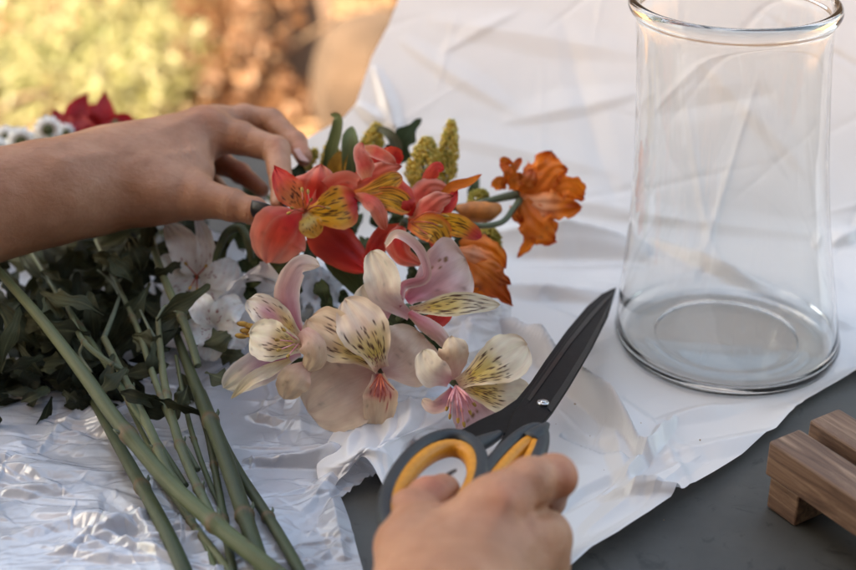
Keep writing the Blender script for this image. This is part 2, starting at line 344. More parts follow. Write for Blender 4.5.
def build_film():
    fr = edge_interp(film_r); Y = np.linspace(-.37, .03, 560); XR = fr(Y); XL = np.full_like(XR, -.31); U = np.linspace(0, 1, 560)
    X = XL[:, None]+(XR-XL)[:, None]*U[None]; YY = np.repeat(Y[:, None], len(U), 1)
    wx = X+.0015*np.sin(YY*60+X*31); wy = YY+.0015*np.sin(X*50-YY*22)
    H = fold_h(wx, wy, FF, 4)
    calm = smooth01((YY+.20)/.05)*smooth01((-.16-X)/.05)*.75          # smoother film at the far left
    pat = .35+.65*smooth01(.5+.9*np.sin(X*47+1.3+YY*20)*np.sin(YY*53-X*17+.6)); H = H*pat*1.35
    H = H*(1-calm)+.004+.003*np.sin(X*31+2)*np.sin(YY*27)
    H = np.where(H < .0026, .0026+(H-.0026)*.35, H)
    V = np.stack([X, YY, np.maximum(H, .0022)+.001], -1); return V.reshape(-1, 3), gridfaces(len(Y), len(U))
V, F = build_film()
M['film'] = film_mat('crinkled_film', (.56, .58, .64), (.70, .72, .78), .17, .12, .14, .9, 46)
fb = [n_ for n_ in M['film'].node_tree.nodes if n_.type == 'BSDF_PRINCIPLED'][0]; fb.inputs['Specular IOR Level'].default_value = 1.0; fb.inputs['Coat Weight'].default_value = .4; fb.inputs['Coat Roughness'].default_value = .06; fb.inputs['Coat IOR'].default_value = 1.7
tag(mesh('wrapping_film', V, F, M['film'], smooth=True), 'shiny crinkled silvery film under the cut stems', 'wrapping film')

# loose white paper scrap between the film and the scissors
def patch(name, rows, mat, label, cat, amp=.004, n=70, seed=1, group=None, thick=.0):
    """rows: list of rows, each a list of (px,py,z) control points, same count per row"""
    G = np.array([[pz(*p) for p in r] for r in rows])
    A = np.stack([spline(r, n) for r in G]); B = np.stack([spline(A[:, j], n) for j in range(n)], 1)
    u, v = np.meshgrid(np.linspace(0, 1, n), np.linspace(0, 1, n))
    H = fold_h(u, v, hash_folds(26, (0, 0), (1, 1), .3, 1.1, amp*.25, amp, .04, .14, seed), seed)
    nrm = unit(np.cross(np.gradient(B, axis=1), np.gradient(B, axis=0))); nrm *= np.sign(nrm[..., 2:3]+1e-9)
    V = B+nrm*H[..., None]
    o = mesh(name, V.reshape(-1, 3), gridfaces(n, n), mat); return tag(o, label, cat, group)
M['paper'] = film_mat('white_tissue', (.76, .75, .77), (.83, .82, .83), .4, .3, 0, .4, 40)
M['paper_grey'] = film_mat('frosted_wrap', (.50, .54, .58), (.62, .66, .70), .3, .3, .25, .4, 50)
patch('tissue_scrap', [[(322, 492, .006), (345, 474, .012), (366, 458, .020), (392, 505, .010), (396, 520, .004)],
                 [(318, 462, .006), (345, 456, .018), (372, 446, .024), (400, 448, .018), (420, 452, .008)],
                 [(335, 430, .006), (360, 430, .012), (395, 426, .02), (430, 424, .02), (458, 428, .010)],
                 [(345, 412, .004), (370, 408, .008), (400, 402, .016), (430, 398, .018), (462, 402, .012)]], M['paper'], 'crumpled white tissue scrap with a hanging tail below the peach flower', 'tissue paper', .0035, 90, 5)
patch('wrap_corner', [[(205, 318, .02), (225, 300, .03), (250, 306, .03)], [(225, 290, .05), (248, 280, .055), (272, 300, .04)], [(262, 262, .065), (268, 262, .065), (292, 292, .05)]],
      M['paper'], 'pale folded paper corner left of the red and yellow blooms', 'wrapping paper', .003, 40, 8)
patch('wrap_corner', [[(262, 340, .02), (300, 345, .02), (345, 345, .02)], [(282, 292, .045), (310, 300, .04), (338, 300, .035)], [(300, 262, .06), (318, 266, .055), (345, 282, .04)]],
      M['paper_grey'], 'frosted grey wrap corner behind the peach bloom', 'wrapping paper', .004, 40, 12)
patch('wrap_corner', [[(160, 345, .012), (200, 352, .016), (245, 350, .014)], [(172, 305, .03), (205, 312, .03), (240, 312, .028)], [(190, 240, .05), (215, 232, .055), (246, 250, .045)]],
      M['paper'], 'white paper corner behind the white lily bloom in the shade', 'wrapping paper', .004, 40, 14)
patch('wrap_corner', [[(440, 352, .018), (470, 352, .02), (500, 340, .012)], [(445, 322, .028), (475, 318, .03), (510, 318, .016)], [(450, 300, .035), (480, 296, .035), (512, 306, .02)]],
      M['paper'], 'lilac white paper corner under the long cream petal', 'wrapping paper', .003, 40, 15)

# ------------------------------------------------------------------ glass vase
def vase():
    c = np.array([pz(726, 345, 0)[0], -.075, .0021])
    outer = [(.0, .0026), (.030, .0022), (.048, .0010), (.0640, .0004), (.0668, .003), (.0678, .007), (.0668, .012), (.0652, .024), (.0622, .046), (.0592, .070), (.0568, .095), (.0550, .120), (.0540, .145), (.0534, .168), (.0533, .186), (.0535, .199), (.0545, .204), (.0568, .2065), (.0578, .2095), (.0570, .2125), (.0550, .2138), (.0530, .2128), (.0520, .2095), (.0516, .204)]
    inner = [(.0514, .186), (.0515, .168), (.0521, .145), (.0531, .120), (.0549, .095), (.0573, .070), (.0603, .046), (.0633, .024), (.0646, .012), (.0640, .0068), (.0615, .0046), (.056, .0036), (.0510, .0036), (.0490, .0040), (.0460, .0044), (.0430, .0040), (.042, .0036), (.030, .0040), (.0, .0044)]
    prof = outer+inner; n = 96; V = []; F = []
    P = np.array(prof)
    P = np.vstack([P[:1], spline(P[1:-1], 150), P[-1:]]); P[:, 0] = np.clip(P[:, 0], 0, None)
    rings = P[1:-1]; th = np.linspace(0, 2*math.pi, n, endpoint=False)
    wob = 1+.004*np.sin(3*th+1)+.003*np.sin(5*th)
    V = np.stack([rings[:, :1]*np.cos(th)*wob, rings[:, :1]*np.sin(th)*wob, np.repeat(rings[:, 1:], n, 1)], -1).reshape(-1, 3)
    F = [f[::-1] for f in gridfaces(len(rings), n, True)]; m = len(V)
    V = np.vstack([V, [0, 0, P[0, 1]], [0, 0, P[-1, 1]]]); V[:, 0] -= V[:, 2]*.075     # the vase leans very slightly
    F += [[m, (j+1) % n, j] for j in range(n)]+[[m+1, m-n+j, m-n+(j+1) % n] for j in range(n)]
    F = [f[::-1] for f in F]
    mt, nt, b, out = newmat('clear_glass'); b.inputs['Base Color'].default_value = (1, .99, .97, 1); b.inputs['Roughness'].default_value = .01; b.inputs['IOR'].default_value = 1.46; b.inputs['Transmission Weight'].default_value = 1
    bump(nt, b, noise(nt, coords(nt, 'Object', (1, 1, .35)), 14, 3), .12, .002)
    o = mesh('glass_vase', V+c, F, mt)
    import bmesh
    bm = bmesh.new(); bm.from_mesh(o.data); bmesh.ops.recalc_face_normals(bm, faces=bm.faces); bm.to_mesh(o.data); bm.free()
    tag(o, 'tall clear glass vase with thick rolled rim and flared base on the white sheet', 'vase')
vase()

# ------------------------------------------------------------------ wooden pallet (slatted board)
def wood_mat():
    m, nt, b, out = newmat('brown_wood'); wd_ = pz(856, 499, .04)-pz(769, 441, .04); v0 = coords(nt, 'Object', (1, 1, 1), (0, 0, -math.atan2(wd_[1], wd_[0]))); mp = N(nt, 'ShaderNodeMapping'); mp.inputs['Scale'].default_value = (.7, 9, 9); nt.links.new(v0, mp.inputs[0]); v = mp.outputs[0]
    f = noise(nt, v, 26, 6, .65, .8); c = ramp(nt, f, [(.3, (.065, .030, .018)), (.5, (.15, .082, .050)), (.72, (.30, .19, .125))])
    nt.links.new(c, b.inputs['Base Color']); b.inputs['Roughness'].default_value = .6; bump(nt, b, f, .5, .001); return m
M['wood'] = wood_mat()
pl = thing('wooden_pallet', pz(800, 480, 0), 'small brown wooden slatted stand on the grey table beside the white sheet edge', 'wooden stand')
def slat(name, a, dirv, length, width, z0, z1):
    a = np.array(a[:2]); dv = dirv/np.linalg.norm(dirv); nv = np.array([-dv[1], dv[0]]); m = MB()
    q = [a, a+dv*length, a+dv*length+nv*width, a+nv*width]
    V = [[*p, z0] for p in q]+[[*p, z1] for p in q]
    m.add(V, [[0,3,2,1],[4,5,6,7],[0,1,5,4],[1,2,6,5],[2,3,7,6],[3,0,4,7]])
    return bevel(m.build(name, M['wood'], pl, False), .0012, 2)
ZT, ZB = .040, .020
a0 = pz(769, 441, ZT); a1 = pz(856, 499, ZT); dirv = (a1-a0)[:2]; dl = dirv/np.linalg.norm(dirv); nl = np.array([-dl[1], dl[0]])
for k, (off, sh) in enumerate(((0, 0), (.031, -.003), (.062, .002), (.093, 0))): slat('slat', a0[:2]+nl*off+dl*sh, dirv, .24, .021, ZB, ZT)
for s in (.002, .11, .215): slat('bearer', a0[:2]+dl*s+nl*.002, nl, .112, -.02, 0.0005, ZB-.0005)

# ------------------------------------------------------------------ scissors
SP = pt(543, 405, .712); SN = unit(np.array([.05, .12, 1.0]))
def pp(px, py, h=0):
    r = ray(px, py); return CAM+r*(((SP+SN*h-CAM)@SN)/(r@SN))
def plate(m, outline, h0, h1):
    n = len(outline); lo_ = [pp(*p, h0) for p in outline]; hi_ = [l+SN*(h1-h0) for l in lo_]
    m.add(lo_+hi_, [list(range(n)), list(range(2*n-1, n-1, -1))]+[[i, i+n, (i+1) % n+n, (i+1) % n] for i in range(n)])
sc = thing('scissors', pp(543, 405), 'black bladed scissors with grey and orange handles held in a hand', 'scissors')
b1 = MB(); plate(b1, [(616, 290), (608, 318), (592, 350), (571, 386), (553, 414), (540, 430), (516, 452), (494, 474), (478, 494), (468, 497), (472, 484), (490, 458), (506, 436), (512, 418), (526, 398), (546, 370), (568, 340), (588, 314), (604, 297)], -.0002, .0022)
bevel(b1.build('blade', M['black_blade'], sc, False), .0006, 2)
b2 = MB(); plate(b2, [(613, 291), (600, 330), (578, 366), (556, 398), (540, 416), (520, 431), (500, 440), (480, 452), (462, 446), (460, 434), (478, 424), (500, 414), (516, 403), (530, 386), (546, 362), (566, 334), (586, 310), (601, 297)], -.0028, -.0005)
bevel(b2.build('blade', M['black_blade'], sc, False), .0006, 2)
e = MB(); plate(e, [(478, 478), (493, 456), (507, 438), (503, 449), (490, 468), (474, 490)], -.0006, .0004); e.build('cutting_edge', M['white_edge'], sc, False)
M['blade_edge'] = noisy('ground_blade_bevel', (.006, .006, .007), (.012, .012, .013), 300, .34, .15, .0003, spec=.15)
def strip(outer_, inner_, h0, h1, name, mat):
    V = [pp(*p, h0) for p in outer_]+[pp(*p, h1) for p in inner_]; n_ = len(outer_); mesh(name, np.array(V), [[i, i+1, n_+i+1, n_+i] for i in range(n_-1)], M[mat], sc, False)
strip([(614.5, 293), (606, 317), (590, 349), (569, 385), (551, 412)], [(613, 296), (601.5, 318), (585, 348), (564, 382), (547, 407)], .00232, .00300, 'blade_bevel', 'blade_edge')
strip([(613.5, 291.5), (603, 300), (587, 317), (567, 342), (546, 372), (527, 399)], [(613, 294), (605, 303), (590, 320), (570.5, 344), (549.5, 374), (530, 401)], .00228, .00262, 'blade_bevel', 'blade_edge')
s_ = MB(); c0 = pp(543, 404, .0022); s_.tube([c0, c0+SN*.0012], [.0030, .0030], 4, 24); s_.tube([c0+SN*.0012, c0+SN*.0019], [.0017, .0013], 4, 20)
s_.build('screw', M['steel'], sc)
def ellipse_path(cx, cy, a, b, ang, h=0, n=40, egg=0):
    out = []
    for i in range(n):
        t = 2*math.pi*i/n; x = a*math.cos(t); y = b*math.sin(t)*(1+egg*math.cos(t)); c, s = math.cos(ang), math.sin(ang)
        out.append(pp(cx+x*c-y*s, cy+x*s+y*c, h))
    return np.array(out)
def ring(m, path, rw, rh, seg=14):
    """closed loop of flattened section: rw in plane, rh along SN"""
    n = len(path); T = unit(np.roll(path, -1, 0)-np.roll(path, 1, 0)); S = unit(np.cross(T, SN)); th = np.linspace(0, 2*math.pi, seg, endpoint=False)
    rw = np.broadcast_to(rw, (n,))
    ct = np.sign(np.cos(th))*np.abs(np.cos(th))**.8; st = np.sign(np.sin(th))*np.abs(np.sin(th))**.8
    V = path[:, None]+rw[:, None, None]*ct[None, :, None]*S[:, None]+rh*st[None, :, None]*SN
    F = []
    for i in range(n):
        for j in range(seg): F.append([i*seg+j, ((i+1) % n)*seg+j, ((i+1) % n)*seg+(j+1) % seg, i*seg+(j+1) % seg])
    m.add(V.reshape(-1, 3), F)
A1 = R(-47)
m = MB(); ring(m, ellipse_path(432, 489, 59, 37, A1, .001, egg=.08), .0036, .0048)
m.tube([pp(470, 448, .0005), pp(486, 441, -.001), pp(500, 434, -.0015)], [.0050, .0042, .0025], 12, 12, squash=.8)
h1 = m.build('handle', M['grey_grip'], sc)
m = MB(); ring(m, ellipse_path(433, 490.5, 50, 29, A1, .0005, egg=.08), .0034, .0044); m.build('grip_lining', M['orange_grip'], h1)
A2 = R(-52)
m = MB(); ring(m, ellipse_path(507, 475, 54, 18, A2, .000, egg=-.1), .0035, .0046)
m.tube([pp(530, 440, .0015), pp(540, 431, .0035), pp(547, 424, .003)], [.0058, .0040, .0016], 12, 12, squash=.7)
h2 = m.build('handle', M['grey_grip'], sc)
m = MB(); ring(m, ellipse_path(509, 476, 43, 9, A2, -.0005, egg=-.1), .0032, .0044); m.build('grip_lining', M['orange_grip'], h2)

# ------------------------------------------------------------------ arms and hands (one continuous body surface each, marched from a smooth distance field)
def smin(a, b, k): h = np.clip(.5+.5*(b-a)/k, 0, 1); return b+(a-b)*h-k*h*(1-h)
def cone_d(P, a, b, ra, rb):
    ab = b-a; t = np.clip(((P-a)@ab)/(ab@ab), 0, 1); return np.linalg.norm(P-(a+t[..., None]*ab), axis=-1)-(ra+t*(rb-ra))
def surface_nets(f, lo, hi, h):
    n = np.ceil((hi-lo)/h).astype(int)+1
    D = np.empty(n, np.float32); ax = [lo[i]+h*np.arange(n[i]) for i in range(3)]
    for i0 in range(0, n[0], 24):
        g = np.stack(np.meshgrid(ax[0][i0:i0+24], ax[1], ax[2], indexing='ij'), -1).astype(np.float32); D[i0:i0+24] = f(g)
    S = D < 0; nx, ny, nz = n
    cor = [(i, j, k) for i in (0, 1) for j in (0, 1) for k in (0, 1)]
    cnt = sum(S[i:nx-1+i, j:ny-1+j, k:nz-1+k].astype(np.int8) for i, j, k in cor); act = (cnt > 0) & (cnt < 8)
    idx = -np.ones(act.shape, np.int64); ids = np.argwhere(act); idx[act] = np.arange(len(ids))
    acc = np.zeros((len(ids), 3)); c = np.zeros(len(ids))
    I = ids
    def Dv(o): return D[I[:, 0]+o[0], I[:, 1]+o[1], I[:, 2]+o[2]]
    for a in cor:
        for ax_ in range(3):
            if a[ax_] == 0:
                b = list(a); b[ax_] = 1; d0, d1 = Dv(a), Dv(b); m = (d0 < 0) != (d1 < 0); t = np.where(m, d0/np.where(m, d0-d1, 1), 0)
                p = np.array(a, float)[None]+t[:, None]*(np.array(b)-np.array(a))[None]; acc += p*m[:, None]; c += m
    V = lo+h*(ids+acc/c[:, None]); F = []
    for ax_ in range(3):
        o1, o2 = [(1, 2), (2, 0), (0, 1)][ax_]
        sl0 = [slice(1, n[i]-1) for i in range(3)]; sl0[ax_] = slice(0, n[ax_]-1); sl1 = list(sl0); sl1[ax_] = slice(1, n[ax_])
        s0, s1 = S[tuple(sl0)], S[tuple(sl1)]; ch = np.argwhere(s0 != s1)
        if not len(ch): continue
        fl = s0[tuple(ch.T)]; base = ch.copy()
        for i in range(3):
            if i != ax_: base[:, i] += 1
        def q(d1, d2):
            z = base.copy(); z[:, o1] -= d1; z[:, o2] -= d2; return idx[tuple(z.T)]
        quad = np.stack([q(1, 1), q(0, 1), q(0, 0), q(1, 0)], -1); quad[~fl] = quad[~fl][:, ::-1]; F.append(quad)
    return V, np.vstack(F)
def body(spec):
    """spec: core cones, finger chains, creases.  points are (px,py,depth,radius_px)"""
    def c3(p): return pt(p[0], p[1], p[2]), px2m(p[3], p[2])
    core = [(c3(a), c3(b), k) for a, b, k in spec['core']]; fing = [[c3(p) for p in ch] for ch in spec['fingers']]
    cre = [(pt(*a), pt(*b), dep, wd) for a, b, dep, wd in spec['creases']]
    def f(P):
        d = None
        for (a, ra), (b, rb), k in core:
            q = cone_d(P, a, b, ra, rb); d = q if d is None else smin(d, q, k)
        base = d
        for ch in fing:
            fd = None
            for (a, ra), (b, rb) in zip(ch[:-1], ch[1:]):
                q = cone_d(P, a, b, ra, rb)
                fd = q if fd is None else smin(fd, q, .0022)
            for i, (a, ra) in enumerate(ch[1:-1]):        # slightly wider joints
                fd = smin(fd, np.linalg.norm(P-a, axis=-1)-ra*1.05, .002)
            d = np.minimum(d, smin(base, fd, .009))
        for a, b, dep, wd in cre:
            d = d+dep*np.exp(-(cone_d(P, a, b, 0, 0)/wd)**2)
        d = d+.00035*np.sin(P[..., 0]*210)*np.sin(P[..., 1]*190+1)*np.sin(P[..., 2]*230)
        return d
    pts = [x for a, b, k in core for x in (a, b)]+[p for ch in fing for p in ch]
    C_ = np.array([p for p, r in pts]); rr = max(r for p, r in pts)
    lo = np.min([p-r for p, r in pts], 0)-.006; hi = np.max([p+r for p, r in pts], 0)+.006
    return surface_nets(f, lo, hi, spec['h'])
EL = dict(h=.0013, core=[
    ((-330, 250, .75, 60), (-160, 232, .775, 52), .03), ((-160, 232, .775, 52), (-20, 208, .80, 45), .03), ((-20, 208, .80, 45), (60, 190, .815, 40.5), .03), ((60, 190, .815, 40), (105, 182, .83, 38), .03),
    ((100, 170, .835, 33), (206, 131, .862, 21), .02), ((100, 170, .85, 30), (215, 128, .885, 19), .02), ((100, 178, .86, 28), (205, 146, .905, 17), .02), ((100, 188, .86, 26), (192, 165, .918, 15), .02),
    ((105, 190, .825, 32), (160, 193, .825, 28), .02), ((130, 166, .84, 30), (184, 158, .85, 24), .02), ((150, 185, .83, 28), (192, 176, .838, 19), .016)],
    fingers=[[(150, 190, .826, 30), (196, 197, .822, 22), (232, 205, .816, 15.5), (254, 211, .812, 13), (266, 214, .808, 9.5)],
             [(205, 129, .862, 20), (240, 138, .858, 16), (276, 150, .852, 13.5), (282, 182, .832, 11.5), (279, 204, .818, 9)],
             [(215, 125, .885, 17), (243, 119, .89, 14), (271, 121, .89, 12.5), (296, 143, .874, 10.5), (304, 158, .862, 8.5)],
             [(204, 150, .905, 15), (222, 164, .90, 11), (240, 173, .89, 10), (262, 190, .872, 7.5)],
             [(192, 166, .918, 13), (214, 186, .91, 9), (232, 200, .895, 8), (246, 208, .885, 6.5)]],
    creases=[((193, 142, .838), (203, 176, .836), .0012, .0016), ((182, 140, .83), (190, 172, .828), .0008, .0014), ((212, 142, .845), (208, 170, .845), .0010, .0014), ((171, 150, .825), (182, 176, .822), .0006, .0012),
             ((222, 133, .842), (219, 152, .842), .0006, .0011), ((268, 150, .834), (273, 163, .836), .0005, .001), ((228, 192, .80), (231, 204, .80), .0004, .001), ((285, 165, .83), (271, 170, .83), .0004, .001),
             ((112, 150, .815), (200, 116, .85), -.0009, .0035), ((125, 165, .805), (196, 150, .83), -.0006, .003), ((60, 160, .79), (120, 150, .805), -.0008, .004), ((214, 112, .85), (218, 116, .85), -.0012, .006), ((276, 140, .842), (280, 146, .842), -.0009, .005)])
ER = dict(h=.0012, core=[
    ((350, 1150, .36, 125), (405, 860, .43, 104), .03), ((405, 860, .43, 104), (450, 680, .515, 74), .03), ((450, 680, .515, 72), (458, 610, .55, 56), .03),
    ((452, 615, .555, 44), (496, 512, .592, 27), .018), ((475, 620, .56, 42), (527, 540, .598, 28), .018), ((485, 630, .57, 40), (534, 562, .606, 30), .018), ((480, 640, .58, 38), (528, 588, .615, 28), .018),
    ((420, 610, .555, 48), (408, 548, .585, 29), .018), ((432, 575, .58, 36), (470, 545, .59, 34), .02), ((440, 560, .59, 28), (476, 526, .597, 22), .016)],
    fingers=[[(410, 545, .588, 29), (412, 514, .607, 24), (428, 499, .618, 21), (443, 491, .626, 17.5)],
             [(498, 503, .590, 28), (530, 482, .598, 24), (554, 477, .608, 22), (549, 500, .635, 16), (520, 506, .645, 13)],
             [(530, 538, .600, 27), (548, 534, .612, 21), (548, 548, .64, 17), (515, 545, .655, 14)],
             [(534, 560, .608, 28), (546, 562, .622, 21), (540, 572, .65, 16), (505, 565, .66, 13)]],
    creases=[((566, 508, .606), (536, 512, .588), .0042, .0026), ((474, 494, .600), (440, 511, .590), .0028, .0022), ((436, 522, .585), (452, 508, .592), .0008, .0018), ((505, 478, .588), (512, 489, .58), .0004, .0012), ((400, 512, .592), (420, 508, .594), .0005, .0011),
             ((502, 484, .575), (512, 494, .575), -.0016, .007), ((536, 528, .585), (540, 534, .585), -.0014, .007), ((460, 590, .545), (505, 505, .575), -.0009, .004), ((495, 590, .55), (535, 535, .58), -.0009, .004), ((520, 520, .58), (545, 555, .59), .0010, .004)])
pr = None; VV = []; FFc = []; off = 0; cols = []
for spec in (EL, ER):
    V, F = body(spec); VV.append(V); FFc.append(F+off); off += len(V)
V = np.vstack(VV); F = np.vstack(FFc)
def blot(V, p, rad, col, amt):
    k = np.exp(-(np.linalg.norm(V-pt(*p), axis=1)/rad)**2)[:, None]*amt; return 1-k*(1-np.array(col))
colv = np.ones((len(V), 3))
for p, rad, c, a_ in (((433, 486, .615), .010, (1.05, .68, .66), .9), ((566, 478, .60), .009, (1.05, .70, .62), .8), ((520, 500, .58), .010, (1.0, .86, .82), .7), ((240, 172, .88), .02, (1.0, .62, .55), .9),
                   ((276, 142, .84), .006, (1.0, .8, .78), .7), ((205, 112, .85), .009, (1, .85, .82), .8), ((300, 150, .865), .008, (1.02, .74, .7), .7), ((258, 212, .80), .008, (1.02, .78, .72), .7), ((512, 500, .575), .012, (1.0, .84, .78), .7), ((540, 540, .585), .010, (1.0, .84, .8), .6), ((410, 506, .6), .010, (1, .85, .82), .6)): colv *= blot(V, p, rad, c, a_)
person = mesh('person', V, F, M['skin'], None, True, col=colv)
WR = np.zeros((len(V), 3))
for spec in (EL, ER):
    for ch in spec['fingers']:
        for q0, q, q1 in zip(ch[:-2], ch[1:-1], ch[2:]):
            a = pt(*q[:3]); rr0 = px2m(q[3], q[2]); ax_ = unit(pt(*q1[:3])-pt(*q0[:3])); u = (V-a)@ax_; mk = np.exp(-(u/(.42*rr0))**2)*min(1, .0085/rr0)**2*np.exp(-(np.linalg.norm(V-a, axis=1)/(1.5*rr0))**4)
            k_ = mk > WR[:, 1]; WR[k_, 0] = u[k_]; WR[k_, 1] = mk[k_]
for a_, b_, rad in (((186, 150, .83), (208, 160, .84), .012), ((96, 168, .82), (112, 190, .82), .010), ((452, 540, .57), (430, 520, .59), .012)):
    a = pt(*a_); ax_ = unit(pt(*b_)-a); u = (V-a)@ax_; mk = .8*np.exp(-(np.linalg.norm(V-a, axis=1)/rad)**2); k_ = mk > WR[:, 1]; WR[k_, 0] = u[k_]; WR[k_, 1] = mk[k_]
at_ = person.data.attributes.new('Wrinkle', 'FLOAT_VECTOR', 'POINT'); at_.data.foreach_set('vector', WR.ravel())
tag(person, 'person with bare arms, one hand holding scissors, the other pinching a flower stem', 'person')
def nail(c, axis, nrm, L_, W_, mat):
    axis = unit(axis); nrm = unit(nrm-axis*(nrm@axis)); side = np.cross(axis, nrm); V = []; n = 14
    for i in range(n):
        for j in range(n):
            u = i/(n-1)*2-1; v = j/(n-1)*2-1; wv = math.sqrt(max(0, 1-abs(u)**3.2)) if u > 0 else (1-.12*u*u)
            V.append(c+axis*u*L_+side*v*W_*wv+nrm*(-(v*wv)**2*W_*.42-.10*L_*u*u+.0004))
    o = mesh('fingernail', V, gridfaces(n, n), mat, person); so = o.modifiers.new('thick', 'SOLIDIFY'); so.thickness = .0006; so.offset = 0; return o
person.location = person.location
def cdir(a, b): return pt(*b)-pt(*a)
toC = lambda p: unit(CAM-pt(*p))
nail(pt(262, 213, .797), cdir((250, 210, .80), (272, 216, .795)), toC((262, 213, .80))+np.array([-.1, 0, -.45]), .0078, .0058, M['nail'])
nail(pt(286, 199, .816), cdir((285, 185, .826), (280, 212, .812)), np.array([.9, -.35, .35]), .0062, .0045, M['nail'])
nail(pt(303, 155, .858), cdir((296, 143, .868), (308, 165, .858)), np.array([.55, -.2, .8]), .0058, .0042, M['pink_nail'])
nail(pt(445, 476, .630), cdir((424, 498, .615), (450, 480, .63)), np.array([-.3, .8, .45]), .0060, .0050, M['nail'])

# ------------------------------------------------------------------ petals
def prof(t, b=.2, m=.5, n=5., p=.5):
    return (b+(1-b)*smooth01(t/m))*np.clip(1-t**n, 0, None)**p
def lerp_cols(t, stops):
    ts = [s[0] for s in stops]; return np.stack([np.interp(t, ts, [s[1][k] for s in stops]) for k in range(3)], -1)
def blend(c, d, k): return c*(1-k[..., None])+np.array(d)*k[..., None]
def petal_geo(ctrl, d0, W, b=.2, m=.5, n=5., p=.5, cup=.25, roll=0, roll2=None, ruffle=.07, nu=34, nv=23, pal=None, seed=0, notch=0, lobes=0, keel=0, absolute=False, tipcurl=0, bow=0, rag=.012):
    r = np.random.default_rng(seed); C = spline([pt(x, y, d0+dd) if not absolute else pz(x, y, dd) for x, y, dd in ctrl], nu)
    t = np.linspace(0, 1, nu); s = np.linspace(-1, 1, nv); tt, ss = np.meshgrid(t, s, indexing='ij')
    T = unit(np.gradient(C, axis=0)); Vd = unit(CAM-C); S = unit(np.cross(T, Vd)); Nn = np.cross(S, T)
    ang = np.radians(np.linspace(roll, roll if roll2 is None else roll2, nu))[:, None]
    S2 = S*np.cos(ang)+Nn*np.sin(ang); N2 = Nn*np.cos(ang)-S*np.sin(ang)
    Wm = W/2*np.linalg.norm(C[nu//2]-CAM)/FPX
    w_ = Wm*prof(tt, b, m, n, p)
    w_ = w_*(1+rag*(np.sin(tt*37+seed)+.7*np.sin(tt*61+seed*2)+np.sin(tt*19+seed*3))*np.clip(np.abs(ss), 0, 1)**2*np.clip(tt*2, 0, 1))
    if lobes: w_ = w_*(1-.42*np.abs(np.sin(tt*math.pi*lobes))**1.5*np.clip(np.abs(ss)*1.3, 0, 1))
    V = C[:, None]+S2[:, None]*(ss*w_)[..., None]+N2[:, None]*((cup*ss**2+keel*np.abs(ss)+bow*(tt-.5)**2*0)*w_)[..., None]
    ph = r.uniform(0, 6, 4)
    ruf = ruffle*Wm*(np.abs(ss)**2)*(np.sin(tt*11+ph[0]+ss*1.5)+.6*np.sin(tt*23+ph[1]-ss*2))+ruffle*Wm*.5*np.sin(ss*9+ph[2]+tt*2)*tt
    V = V+N2[:, None]*ruf[..., None]
    if tipcurl: V = V-N2[:, None]*(tipcurl*Wm*smooth01((tt-.72)/.28)**2)[..., None]
    if notch:
        k = notch*np.exp(-(ss/.22)**2)*smooth01((tt-.6)/.4); V = V-T[:, None]*(k*np.linalg.norm(C[-1]-C[0]))[..., None]
    edge = 1+.03*np.sin(tt*17+ph[3])*np.abs(ss)
    c = pal(tt, ss, r)*edge[..., None]
    a1, a2, a3, a4 = r.uniform(2, 9, 4); bl = np.sin(tt*a1*2+ph[0]+ss*a2)*np.sin(ss*a3+tt*a4+ph[1])+.5*np.sin(tt*31+ss*7+ph[2])*np.sin(ss*19+ph[3]); c = c*(1+.09*bl[..., None]*np.array([.5, 1, 1]))
    for _ in range(3):
        t0, s0 = r.uniform(.3, 1), r.uniform(-1, 1); c = c*(1-.35*np.exp(-((tt-t0)/.03)**2-((ss-s0)/.07)**2)[..., None])
    uv = np.stack([ss*.5+.5, tt], -1)
    return V.reshape(-1, 3), gridfaces(nu, nv), np.clip(c.reshape(-1, 3), 0, 1), uv.reshape(-1, 2)
def petal(name, parent, *a, mat='petal', **k):
    V, F, c, uv = petal_geo(*a, **k); return mesh(name, V, F, M[mat], parent, True, c, uv)
def many(name, parent, geos, mat='leaf'):
    Vs, Fs, Cs, Us, n = [], [], [], [], 0
    for V, F, c, uv in geos: Vs.append(V); Fs += [[i+n for i in f] for f in F]; Cs.append(c); Us.append(uv); n += len(V)
    return mesh(name, np.vstack(Vs), Fs, M[mat], parent, True, np.vstack(Cs), np.vstack(Us))
def dashes(c, t, s, r, n, trange, srange, ln, wd, col):
    for i in range(n):
        t0 = r.uniform(*trange); s0 = r.uniform(*srange); l = r.uniform(*ln); w_ = wd*r.uniform(.7, 1.3)
        sl = r.normal()*.12
        q = np.abs(s-s0-sl*(t-t0))/w_; k = np.clip(1.6-q*1.3, 0, 1)*np.clip(1.5-np.abs(t-t0)/(l/2)*1.3, 0, 1); c = blend(c, col, np.clip(k, 0, 1)*.95)
    return c
RED, SALM, PINKE = (.70, .022, .022), (.84, .115, .06), (.90, .35, .25); YEL = (.90, .50, .03); MAR = (.06, .012, .012)
CRE, PEA, CPK = (.86, .73, .57), (.72, .50, .36), (.70, .32, .36); MAG = (.55, .14, .30)
ORA, ORD, ORP = (1.0, .27, .025), (.58, .085, .012), (1.0, .56, .28)
def pal_red(t, s, r):
    c = lerp_cols(t, [(0, SALM), (.3, RED), (.7, SALM), (1, PINKE)]); c = blend(c, PINKE, np.abs(s)**3*.85); c = blend(c, RED, np.exp(-(s/.3)**2)*.35)
    return blend(c, (.8, .42, .3), np.exp(-((np.abs(s)-.45)/.08)**2)*.25)
def pal_reddark(t, s, r): return blend(lerp_cols(t, [(0, SALM), (.5, (.5, .03, .025)), (1, RED)]), SALM, np.abs(s)**3*.6)
